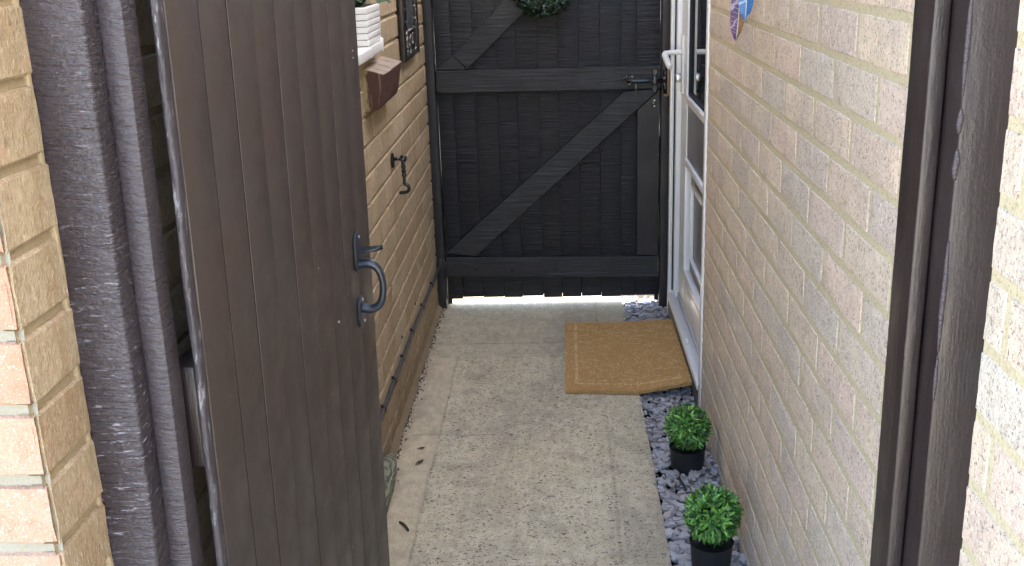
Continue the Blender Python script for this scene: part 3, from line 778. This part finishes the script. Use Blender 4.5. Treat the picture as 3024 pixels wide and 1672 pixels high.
rim(XD - .004, XD + .012, 3.108, 3.692, .862, 1.905, .016, b); b.build('glazing_bead', M['upvc'], wd)
b = MB(); rim(XD + .003, XD + .014, 3.124, 3.676, .878, 1.889, .010, b); b.build('glazing_seal', M['gasket'], wd)
def m_glass():
    s = NT('dark_window_glass'); return s.fin((.012,.014,.016), .03, None, .9)
M['glass'] = m_glass()
b = MB(); b.box((XD + .012, 3.132, .886), (XD + .03, 3.668, 1.881), 0); b.build('pane', M['glass'], wd)
b = MB(); b.box((XD + .004, 3.1103, .621), (XD + .045, 3.6897, .843), .001); b.build('grey_band', M['panel'], wd)
b = MB(); b.box((XD + .020, 3.1103, .217), (XD + .045, 3.6897, .618), 0)
b.build('lower_panel', M['panel'], wd)
b = MB(); rim(XD - .005, XD + .019, 3.112, 3.688, .222, .655, .024, b); rim(XD + .006, XD + .0195, 3.20, 3.60, .30, .58, .012, b)
b.build('panel_moulding', M['upvc'], wd)
b = MB()      # threshold: grey face, ribbed white top
b.box((XR - .0045, 2.9915, -.06), (XR + .010, 3.8995, .060), .001, 1)
b.box((XR - .009, 2.992, .0605), (XR + .016, 3.899, .082), .003, 0)
b.box((XR + .0165, 2.992, .055), (XR + .028, 3.871, .070), .001, 0)
b.box((XR + .0105, 2.992, .050), (XR + .0164, 3.871, .0602), 0, 1)
b.box((XR + .0283, 3.013, .060), (XR + .036, 3.871, .090), .002, 0)
b.box((XR + .0365, 3.013, .05), (XR + .085, 3.871, .094), .002, 0)
b.build('threshold', [M['thresh'], M['thresh_dark']], wd)
b = MB(); b.box((XR - .004, 3.33, .0822), (XR + .006, 3.345, .098), .002); b.build('drain_cap', M['cream'], wd)
b = MB(); b.box((XD - .0105, 3.763, .872), (XD - .0005, 3.793, 1.076), .004)
hd = b.build('handle_plate', M['cream'], wd)
b = MB(); pp = smooth_path([(XD - .008, 3.778, 1.017), (XD - .055, 3.778, 1.016), (XD - .070, 3.768, 1.012), (XD - .071, 3.735, 1.004), (XD - .067, 3.665, .986), (XD - .064, 3.645, .981)], 5)
b.tube(pp, [.0090]*8 + [.0112]*(len(pp) - 10) + [.010, .006], 12); b.build('lever', M['cream'], hd)
b = MB(); b.box((XD - .030, 3.768, .914), (XD - .0108, 3.788, .938), .003); b.tube([(XD - .031, 3.778, .934), (XD - .009, 3.778, .934)], .0088, 14); b.build('lock_cylinder', M['steel'], hd)

# ------------------------------------------------------------------ doormat
MX0, MX1, MY0, MY1 = .010, .412, 3.120, 3.752
def mat_z(x, y):
    t = max(0., (x - .235)/.18); f = max(0., 1 - (y - MY0)/.55)
    return .0015 + t*(.008 + .020*f)
def mat_edge(x, y):      # the mat's plan is a little skewed
    v = (y - MY0)/(MY1 - MY0); u = (x - MX0)/(MX1 - MX0)
    return Vector((x - .004*(1 - v), y - (1 - v)*.020*min(1, u/.6) + (1 - v)*.006*max(0, (u - .6)/.4) - .008*v*math.sin(math.pi*min(1, max(0, u))), mat_z(x, y)))
dm = thing('doormat', (.21, 3.43, 0), 'plain golden brown coir doormat lying in front of the white door', 'doormat')
b = MB(); nx, ny = 22, 30; vs = []
for lay in (0., .013):
    for j in range(ny+1):
        for i in range(nx+1):
            p = mat_edge(MX0 + (MX1-MX0)*i/nx, MY0 + (MY1-MY0)*j/ny); vs.append(p + Vector((0,0,lay)))
N1 = (nx+1)*(ny+1); fs = []
for j in range(ny):
    for i in range(nx):
        q = j*(nx+1)+i; fs.append((q+N1, q+1+N1, q+nx+2+N1, q+nx+1+N1)); fs.append((q, q+nx+1, q+nx+2, q+1))
for i in range(nx):
    fs.append((i, i+1, i+1+N1, i+N1)); q = ny*(nx+1)+i; fs.append((q+1, q, q+N1, q+1+N1))
for j in range(ny):
    q = j*(nx+1); fs.append((q+nx+1, q, q+N1, q+nx+1+N1)); q += nx; fs.append((q, q+nx+1, q+nx+1+N1, q+N1))
b.add(vs, fs); b.build('backing', M['coir_base'], dm)
b = MB(); rm = random.Random(21)
for k in range(21000):
    x = rm.uniform(MX0 - .002, MX1 + .002); y = rm.uniform(MY0 - .003, MY1 + .003)
    edge = k % 5 == 0
    if edge:
        s_ = rm.random()
        if s_ < .4: y = MY0 - .001
        elif s_ < .6: y = MY1 + .001
        elif s_ < .8: x = MX0 - .001
        else: x = MX1 + .001
    din = min(x - MX0, MX1 - x, y - MY0, MY1 - y)
    border = abs(din - .034) < .0045
    p = mat_edge(x, y) + Vector((0,0,.012*(rm.random() if edge else 1.)))
    a = rm.uniform(0, 6.28); tilt = rm.uniform(.25, 1.35) if not border else rm.uniform(.05, .5)
    ln = rm.uniform(.004, .010) if not edge else rm.uniform(.003, .006)
    d = Vector((math.cos(a)*math.cos(tilt), math.sin(a)*math.cos(tilt), math.sin(tilt)))
    w = Vector((-math.sin(a), math.cos(a), 0))*rm.uniform(.0005, .0010)
    mid = p + d*ln*.55 + Vector((0,0,.0008)); tip = p + d*ln + Vector((rm.uniform(-1,1), rm.uniform(-1,1), -1))*ln*.2
    b.add([p - w, p + w, mid + w*.8, mid - w*.8, tip], [(0,1,2,3), (3,2,4)], 0)
for k in range(800):   # the embossed pale border line
    side = rm.choice((0, 0, 2)); j = rm.gauss(0, .0024); t = rm.random(); q = .036
    x, y = ((MX0 + q + j, MY0 + q + (MY1 - MY0 - 2*q)*t), (MX1 - q + j, MY0 + q + (MY1 - MY0 - 2*q)*t), (MX0 + q + (MX1 - MX0 - 2*q)*t, MY0 + q*1.2 + j), (MX0 + q + (MX1 - MX0 - 2*q)*t, MY1 - q + j))[side]
    if side == 1 and rm.random() < .6 or side == 3 and rm.random() < .5: continue
    p = mat_edge(x, y) + Vector((0,0,.0165)); a = rm.uniform(0, 6.28); ln = rm.uniform(.003, .006)
    d = Vector((math.cos(a), math.sin(a), rm.uniform(-.2, .3)))*ln; w = Vector((-math.sin(a), math.cos(a), 0))*rm.uniform(.0006, .0010)
    b.add([p - w, p + w, p + d + w*.5, p + d - w*.5], [(0,1,2,3)], 1)
for k in range(420):    # long stray fibres lying on the pile
    x = rm.uniform(MX0 + .01, MX1 - .01); y = rm.uniform(MY0 + .01, MY1 - .01); a = rm.uniform(0, 6.28)
    p = mat_edge(x, y) + Vector((0,0,.0175)); c1 = rm.uniform(-30, 30); pts = []
    for i in range(6): pts.append(p.copy()); p = p + Vector((math.cos(a), math.sin(a), rm.uniform(-.1,.1)))*.0055; a += c1*.012
    b.tube(pts, .00045, 4, 1 if rm.random() < .5 else 0)
b.build('pile', [M['coir'], M['coir_light']], dm)

# ------------------------------------------------------------------ the two little topiary balls
def topiary(label, x, y, r, seed, extra, lift=0.):
    rt = random.Random(seed)
    t = thing('topiary_ball', (x, y, -.014), label, 'potted plant', 'topiary balls in black pots on the slate')
    b = MB(); b.lathe([(.038, 0.), (.043, .003), (.0455, .024), (.0485, .064), (.0505, .070), (.0485, .070), (.046, .062), (.002, .060)], (x, y, -.003 + lift*.4), 36)
    o = auto_smooth(b.build('pot', M['pot'], t), 50)
    b = MB(); c = Vector((x, y, .057 + lift + r*1.12)); n = 165
    b.tube([(x, y, .04), (x, y, c.z)], .006, 8, 1)
    b.tube([(x + 3*.0 , y, c.z - r*.55), (x, y, c.z), (x, y, c.z + r*.5)], [r*.4, r*.55, r*.2], 10, 1)
    for k in range(n):
        ph = math.acos(1 - 2*(k + .5)/n); th = k*2.39996 + rt.uniform(-.25, .25)
        d = Vector((math.sin(ph)*math.cos(th), math.sin(ph)*math.sin(th), math.cos(ph)))
        base = c + d*r*rt.uniform(.55, .78); axis = (d + Vector((rt.uniform(-1,1), rt.uniform(-1,1), rt.uniform(-.4,.9)))*.35).normalized()
        ref = Vector((0,0,1)) if abs(axis.z) < .9 else Vector((1,0,0)); e1 = axis.cross(ref).normalized(); e2 = axis.cross(e1)
        m = rt.randint(7, 9)
        for i in range(m):
            a = 2*math.pi*i/m*2.2 + rt.uniform(-.3, .3); up = rt.uniform(.35, 1.5)
            rad = e1*math.cos(a) + e2*math.sin(a)
            dd = axis*up + rad
            b.leaf(base + axis*r*.10*i/m, dd, (axis*1.0 - rad*.5), rt.uniform(.27, .44)*r*extra, rt.uniform(.082, .118)*r*extra, 0, .22)
    b.build('foliage', [M['leaf'], M['wleaf']], t)
topiary('rounder small green topiary ball in a black pot, next to the doormat and white door', .335, 2.605, .061, 31, 1.05)
topiary('looser small green topiary ball in a black pot, nearest the camera on the slate', .331, 2.115, .061, 47, 1.25, .018)

# ------------------------------------------------------------------ left wall: window, planter, corbel, hook, plaque, cable
wn = thing('window', (XL - .05, 2.44, 1.13), 'white plastic window set in the buff wall, mostly hidden by the open door', 'window')
b = MB()
for lo, hi in (((-.575, 1.981, 1.1255), (-.545, 2.03, 2.049)), ((-.575, 2.855, 1.1255), (-.545, 2.904, 2.049)), ((-.575, 2.0302, 1.126), (-.545, 2.8548, 1.18)), ((-.575, 2.0302, 2.0), (-.545, 2.8548, 2.0485))):
    b.box(lo, hi, .003)
b.build('frame', M['upvc'], wn)
b = MB(); b.box((-.565, 2.0295, 1.1795), (-.558, 2.8555, 2.0005)); b.build('pane', M['glass'], wn)
b = MB(); b.box((-.545, 1.985, 1.131), (-.4765, 2.868, 1.1575), .004)
b.box((-.53, 2.8685, 1.1302), (-.4745, 2.888, 1.1665), .004); b.box((-.4764, 2.0, 1.131), (-.4735, 2.70, 1.1545), .001)
auto_smooth(b.build('sill', M['planter'], wn), 40)
pl = thing('planter', (-.535, 2.79, 1.158), 'white ribbed ceramic planter standing on the white window sill', 'planter')
b = MB()
zt = [1.1582, 1.1745, 1.1905, 1.2065, 1.2225, 1.2385, 1.2555]
for i in range(6):
    f = .0006*i
    b.box((-.588 - f, 2.692 - f, zt[i] + .0015), (-.4815 + f*.4, 2.892 + f*.4, zt[i+1]), .0007)
b.build('pot', M['planter'], pl)
b = MB(); b.box((-.586, 2.694, 1.160), (-.4822, 2.8912, 1.254)); b.build('groove', M['planter_groove'], pl)
b = MB(); b.box((-.583, 2.699, 1.2545), (-.489, 2.885, 1.2562)); b.build('soil', M['soil'], pl)
b = MB(); rp = random.Random(9)
for k in range(34):
    x, y = rp.uniform(-.575, -.495), rp.uniform(2.71, 2.875); a = rp.uniform(0, 6.28)
    d = Vector((math.cos(a)*.8 + .15, math.sin(a)*.8, rp.uniform(.5, 1.6))).normalized(); ln = rp.uniform(.05, .10); w = rp.uniform(.014, .022)
    pts = [Vector((x, y, 1.256)) + d*ln*t + Vector((0,0,-.5))*(ln*t*t)*(.9) for t in (0, .2, .4, .6, .8, 1.)]
    sd = d.cross(Vector((0,0,1))).normalized(); vs = []
    for i, p in enumerate(pts):
        ww = w*(.35, .8, 1., .85, .5, .04)[i]*.5; vs += [p - sd*ww + Vector((0,0,ww*.5)), p - Vector((0,0,ww*.1)), p + sd*ww + Vector((0,0,ww*.5))]
    b.add(vs, [(i*3+q, i*3+q+1, i*3+q+4, i*3+q+3) for i in range(5) for q in (0, 1)], 0, True)
pts = [Vector((-.487, 2.885, 1.262)), Vector((-.47, 2.905, 1.272)), Vector((-.458, 2.925, 1.262)), Vector((-.452, 2.94, 1.243))]
vs = []
for i, p in enumerate(pts): ww = (.006, .011, .009, .001)[i]; vs += [p + Vector((-ww*.4, ww*.3, ww)), p, p + Vector((ww*.5, -ww*.2, -ww))]
b.add(vs, [(i*3+q, i*3+q+1, i*3+q+4, i*3+q+3) for i in range(3) for q in (0, 1)], 0, True)
b.build('leaves', M['pleaf'], pl)

b = MB()
prof = [(XL - .012, 1.108), (-.4475, 1.0875), (-.449, 1.080), (-.4675, .997), (XL - .012, .989)]
bm = bmesh.new(); A = [bm.verts.new((x, 2.69, z)) for x, z in prof]; B = [bm.verts.new((x, 3.02, z)) for x, z in prof]
bm.faces.new(A); bm.faces.new(B[::-1])
for i in range(5): bm.faces.new((A[i], B[i], B[(i+1) % 5], A[(i+1) % 5]))
bmesh.ops.recalc_face_normals(bm, faces=bm.faces); bmesh.ops.bevel(bm, geom=list(bm.edges), offset=.0025, segments=2, profile=.5, affect='EDGES')
bmesh.ops.subdivide_edges(bm, edges=bm.edges[:], cuts=5, use_grid_fill=True)
for v in bm.verts:
    c = v.co; v.co = c + Vector((nz(c, 35), nz(c, 35, 5), nz(c, 35, 9)))*.0022
b.bm(bm, 0, None, True)
tag(auto_smooth(b.build('brick_ledge', M['corbel']), 45), 'dark red painted brick ledge jutting from the buff wall below the planter', 'ledge')

hk = thing('cabin_hook', (XL, 3.05, .80), 'small black iron cabin hook hanging from its plate on the buff wall', 'hook')
b = MB(); b.prism([(3.05 + .016*math.cos(2*math.pi*i/20), .792 + .021*math.sin(2*math.pi*i/20)*(1.15 if math.sin(2*math.pi*i/20) > 0 else 1.)) for i in range(20)], 0, XL + .001, XL + .0075, 0, .001)
b.build('plate', M['iron'], hk)
b = MB(); b.tube([(XL + .004, 3.05, .798), (XL + .030, 3.05, .799)], .0055, 10)
b.tube([Vector((XL + .036 + .0075*math.cos(t), 3.05, .799 + .0075*math.sin(t))) for t in [2*math.pi*i/18 for i in range(19)]], .0046, 8, cap=False); b.build('staple', M['iron'], hk)
b = MB(); X_ = XL + .036; pts = []; rad = []
for i in range(40):
    t = i/39; pts.append((X_ - .001 + .001*t, 3.05, .794 - .066*t)); rad.append(.0046 + (.0026*abs(math.sin(t*16)) if .08 < t < .72 else 0))
b.tube(pts, rad, 10)
b.tube(smooth_path([(X_, 3.05, .730), (X_ + .001, 3.05, .722), (X_ + .010, 3.05, .716), (X_ + .012, 3.05, .705), (X_ + .004, 3.05, .697), (X_ - .018, 3.05, .695)], 5), .0052, 10)
b.build('hook_arm', M['iron'], hk)

pq = thing('wall_plaque', (XL + .01, 3.51, 1.30), 'tall dark pewter wall plaque with scrolled border on the buff wall beside the gate', 'plaque')
PY0, PY1, PZ0, PZ1 = 3.345, 3.695, 1.052, 1.72
b = MB(); b.box((XL + .001, PY0 + .006, PZ0 + .006), (XL + .012, PY1 - .006, PZ1 - .006), .002)
for lo, hi in (((PY0, PZ0), (PY0 + .028, PZ1)), ((PY1 - .028, PZ0), (PY1, PZ1)), ((PY0 + .029, PZ0), (PY1 - .029, PZ0 + .018)), ((PY0 + .029, PZ1 - .02), (PY1 - .029, PZ1))):
    b.box((XL + .0012, lo[0], lo[1]), (XL + .022, hi[0], hi[1]), .005)
b.build('frame', M['pewter'], pq)
b = MB()
for i in range(5):
    y0 = PY0 + .10 + i*.034; b.box((XL + .0125, y0 + .001, 1.145), (XL + .018, y0 + .032, PZ1 - .11), .004)
b.build('fluted_panel', M['mirror_grey'], pq)
b = MB(); xr_ = XL + .016
b.tube([(xr_ + .004, PY0 + .09, 1.142), (xr_ + .004, PY1 - .085, 1.142)], .0045, 8)
rq = random.Random(4)
for k in range(15):
    yc = rq.uniform(PY0 + .05, PY1 - .05); zc = rq.uniform(PZ0 + .025, PZ0 + .075); rr = rq.uniform(.012, .024); s0 = rq.uniform(0, 6.28); sg = rq.choice((-1, 1))
    b.tube([(xr_ + .003, yc + rr*(1 - .5*t)*math.cos(s0 + sg*3.6*t), zc + rr*1.2*(1 - .5*t)*math.sin(s0 + sg*3.6*t)) for t in [i/12 for i in range(13)]], [.004*(1 - .6*i/12) for i in range(13)], 7)
for k in range(14):
    for ys_ in (PY0 + .055, PY1 - .055):
        zc = 1.15 + k*.04; sg = 1 if ys_ < 3.5 else -1
        b.tube([(xr_ + .002, ys_ + sg*.022*math.cos(1 + 3*t), zc + .02*math.sin(1 + 3*t) + .02*t) for t in [i/9 for i in range(10)]], [.0038*(1 - .6*i/9) for i in range(10)], 7)
b.build('scroll_relief', M['pewter_hi'], pq)

cb = thing('cable', (XL, 3.2, .19), 'dark cable clipped along the foot of the buff wall', 'cable')
b = MB(); pts = []
for i in range(64):
    y = 1.5 + 2.46*i/63; pts.append((XL + .007 + .002*nz((0,y,0), 6), y, .189 - .021*max(0, (y - 3.3)/.6) + .0025*nz((0,y,1), 9)))
pts += [(XL + .010, 3.972, .172), (XL + .016, 3.978, .185), (XL + .020, 3.979, .21)]
b.tube(pts, .0058, 8); b.build('wire', M['cable'], cb)
for y in (2.35, 2.60, 2.80, 2.97, 3.20, 3.47, 3.75):
    b = MB(); z = .189 - .021*max(0, (y - 3.3)/.6)
    b.tube([Vector((XL + .004 + .0085*math.cos(t), y, z + .0085*math.sin(t))) for t in [-1.5 + 3.0*i/8 for i in range(9)]], .0022, 6)
    b.box((XL - .001, y - .003, z + .007), (XL + .008, y + .003, z + .015), .001)
    b.build('clip', M['iron'], cb)
for k, (y, z, lb) in enumerate(((3.339, .242, 'dark plugged hole in the buff wall nearer the gate'), (3.021, .242, 'dark plugged hole in the buff wall nearer the brown door'))):
    b = MB(); b.lathe([(.0048, -.002), (.0048, .0018), (.0035, .0025), (.003, .0015), (.0003, .0013)], (XL + .0006, y, z), 12, axis=0)
    tag(b.build('wall_plug', M['iron']), lb, 'wall plug', 'plugged holes in the buff wall')

# ------------------------------------------------------------------ right wall: feather ornament
fo = thing('feather_ornament', (XR - .02, 2.3, 1.42), 'blue and purple metal feather ornament hanging on the pink brick wall', 'ornament')
def feather(pts_l, pts_r, y, mats, name):
    b = MB(); n = len(pts_l); th = .0012
    for half, (pa, mi) in enumerate(((pts_l, 0), (pts_r, 1))):
        for i in range(n-1):
            (xc0, z0, w0), (xc1, z1, w1) = pa[i], pa[i+1]
            sgn = -1 if half == 0 else 1
            steps = 3
            for j in range(steps):
                t0, t1 = j/steps, (j + .93)/steps
                za, zb = z0 + (z1-z0)*t0, z0 + (z1-z0)*t1; wa, wb = w0 + (w1-w0)*t0, w0 + (w1-w0)*t1; ca, cb_ = xc0 + (xc1-xc0)*t0, xc0 + (xc1-xc0)*t1
                up = .006
                b.add([(ca, y, za), (ca + sgn*wa, y + .0035, za + up), (cb_ + sgn*wb, y + .0035, zb + up), (cb_, y, zb),
                       (ca, y + th, za), (ca + sgn*wa, y + .0035 + th, za + up), (cb_ + sgn*wb, y + .0035 + th, zb + up), (cb_, y + th, zb)],
                      [(0,1,2,3), (7,6,5,4), (0,4,5,1), (1,5,6,2), (2,6,7,3), (3,7,4,0)], mi)
    b.tube([(p[0], y - .0008, p[1]) for p in pts_l], .0011, 6, 2)
    return b.build(name, mats, fo)
zs = [1.40, 1.36, 1.32, 1.28, 1.245, 1.215, 1.193, 1.175]
feather([(.399 - .0016*i, z, w) for i, (z, w) in enumerate(zip(zs, (.004, .014, .017, .0175, .0175, .016, .012, .003)))],
        [(.399 - .0016*i, z, w) for i, (z, w) in enumerate(zip(zs, (.004, .014, .0165, .0165, .016, .015, .011, .003)))], 2.335, [M['f_purple'], M['f_copper'], M['steel']], 'purple_feather')
zs = [1.42, 1.38, 1.345, 1.31, 1.28, 1.255, 1.238, 1.224]
feather([(.393 - .0006*i, z, w) for i, (z, w) in enumerate(zip(zs, (.003, .012, .0155, .0165, .0165, .015, .011, .003)))],
        [(.393 - .0006*i, z, w) for i, (z, w) in enumerate(zip(zs, (.003, .012, .0155, .0165, .0165, .015, .011, .003)))], 2.235, [M['f_blue'], M['f_blue'], M['steel']], 'blue_feather')
b = MB(); b.tube([(XR, 2.29, 1.45), (XR - .02, 2.29, 1.452), (XR - .026, 2.29, 1.462)], .0022, 8)
b.tube([(XR - .02, 2.29, 1.452), (.396, 2.335, 1.40)], .0008, 5); b.tube([(XR - .02, 2.29, 1.452), (.393, 2.235, 1.42)], .0008, 5); b.build('hanger', M['steel'], fo)

# ------------------------------------------------------------------ odds and ends on the path
b = MB(); n1, n2 = 30, 18; vs = []
for i in range(n1+1):
    t = i/n1; y = 2.14 + .54*t; env = math.sin(math.pi*min(1, max(0, t)))**.55
    for j in range(n2):
        a = 2*math.pi*j/n2; p = Vector((XL + .004 + .046*env*max(-.05, math.cos(a)), y, .040*env + .040*env*math.sin(a)))
        k = .004*nz(p, 30) + .002*nz(p, 80); vs.append(p + Vector((k, 0, k)))
b.add(vs, [(i*n2+j, i*n2+(j+1) % n2, (i+1)*n2+(j+1) % n2, (i+1)*n2+j) for i in range(n1) for j in range(n2)], 0, True)
tag(b.build('draught_roll', M['sack']), 'pale green mottled bundle lying on the path behind the open brown door', 'bundle')

M['deadleaf'] = mat_plain('dead_brown_leaf', (.075,.05,.03), .8, 0, .2, 80, .5, .003)
def dead_leaf(x, y, rot, ln, lb, curl):
    b = MB(); vs = []; c, s_ = math.cos(rot), math.sin(rot)
    for i in range(7):
        t = i/6; w = ln*.26*math.sin(math.pi*(.08 + .9*t))
        for q in (-1, 0, 1):
            u = (t - .5)*ln; v = q*w; z = .002 + curl*ln*((t - .5)**2) + abs(q)*w*.55
            vs.append((x + u*c - v*s_, y + u*s_ + v*c, z))
    b.add(vs, [(i*3+q, i*3+q+1, i*3+q+4, i*3+q+3) for i in range(6) for q in (0, 1)], 0, True)
    b.tube([(x - ln*.5*c, y - ln*.5*s_, .002 + curl*ln*.25), (x - ln*.75*c, y - ln*.75*s_ + .003, .003)], .0008, 5)
    tag(b.build('dead_leaf', M['deadleaf']), lb, 'leaf', 'dead leaves on the path')
dead_leaf(-.418, 2.735, .3, .020, 'small curled dead leaf on the path, farther one', .5)
dead_leaf(-.412, 2.648, .9, .026, 'dead leaf with a stalk on the path, nearer one', .9)
b = MB(); b.tube(smooth_path([(-.424, 2.325, .004), (-.415, 2.316, .005), (-.405, 2.303, .004), (-.397, 2.285, .004)], 5), .0032, 7)
tag(b.build('twig', M['deadleaf']), 'short dark curved twig lying on the pale edge of the path', 'twig')

# ------------------------------------------------------------------ camera, light
cam = bpy.data.cameras.new('camera'); co = bpy.data.objects.new('camera', cam); C.objects.link(co)
F, PY, YAW, PIT, ROL, HC = 3075.4257, 806.067, .0503, .3010, -.0336, 1.3840
YAW, PIT, ROL = CAMP = (0.05030, 0.30100, -0.03360)
cy, sy, cp, sp = math.cos(YAW), math.sin(YAW), math.cos(PIT), math.sin(PIT)
w = Vector((-sy*cp, cy*cp, -sp)); r = Vector((cy, sy, 0)); u = r.cross(w)
r2 = r*math.cos(ROL) + u*math.sin(ROL); u2 = -r*math.sin(ROL) + u*math.cos(ROL)
mw = Matrix((r2, u2, -w)).transposed().to_4x4(); mw.translation = (0, 0, HC); co.matrix_world = mw
cam.sensor_width = 36; cam.sensor_fit = 'HORIZONTAL'; cam.lens = F/3024*36; cam.shift_y = (PY - 836)/3024
cam.clip_start = .02; cam.clip_end = 2000
bpy.context.scene.camera = co

EL, AZ = R(52), R(90)       # sun from the right (+x), behind the right-hand house
wld = bpy.data.worlds.new('World'); bpy.context.scene.world = wld; wld.use_nodes = True
nt = wld.node_tree; bg = nt.nodes['Background']; sky = nt.nodes.new('ShaderNodeTexSky'); sky.sky_type = 'NISHITA'
sky.sun_disc = False; sky.sun_elevation = EL; sky.sun_rotation = AZ; sky.air_density = 1.0; sky.dust_density = 2.5; sky.ozone_density = 1.0
nt.links.new(sky.outputs[0], bg.inputs[0]); bg.inputs[1].default_value = .13
sun = bpy.data.lights.new('sun', 'SUN'); sun.energy = 3.6; sun.angle = R(.5); sun.color = (1, .95, .88)
so = bpy.data.objects.new('sun', sun); C.objects.link(so); so.location = (4, 0, 6)
d = Vector((math.cos(EL)*math.sin(AZ), math.cos(EL)*math.cos(AZ), math.sin(EL)))
so.rotation_euler = d.to_track_quat('Z', 'Y').to_euler()
vs_ = bpy.context.scene.view_settings
vs_.view_transform = 'Standard'; vs_.look = 'None'; vs_.gamma = 1; vs_.exposure = 3.82
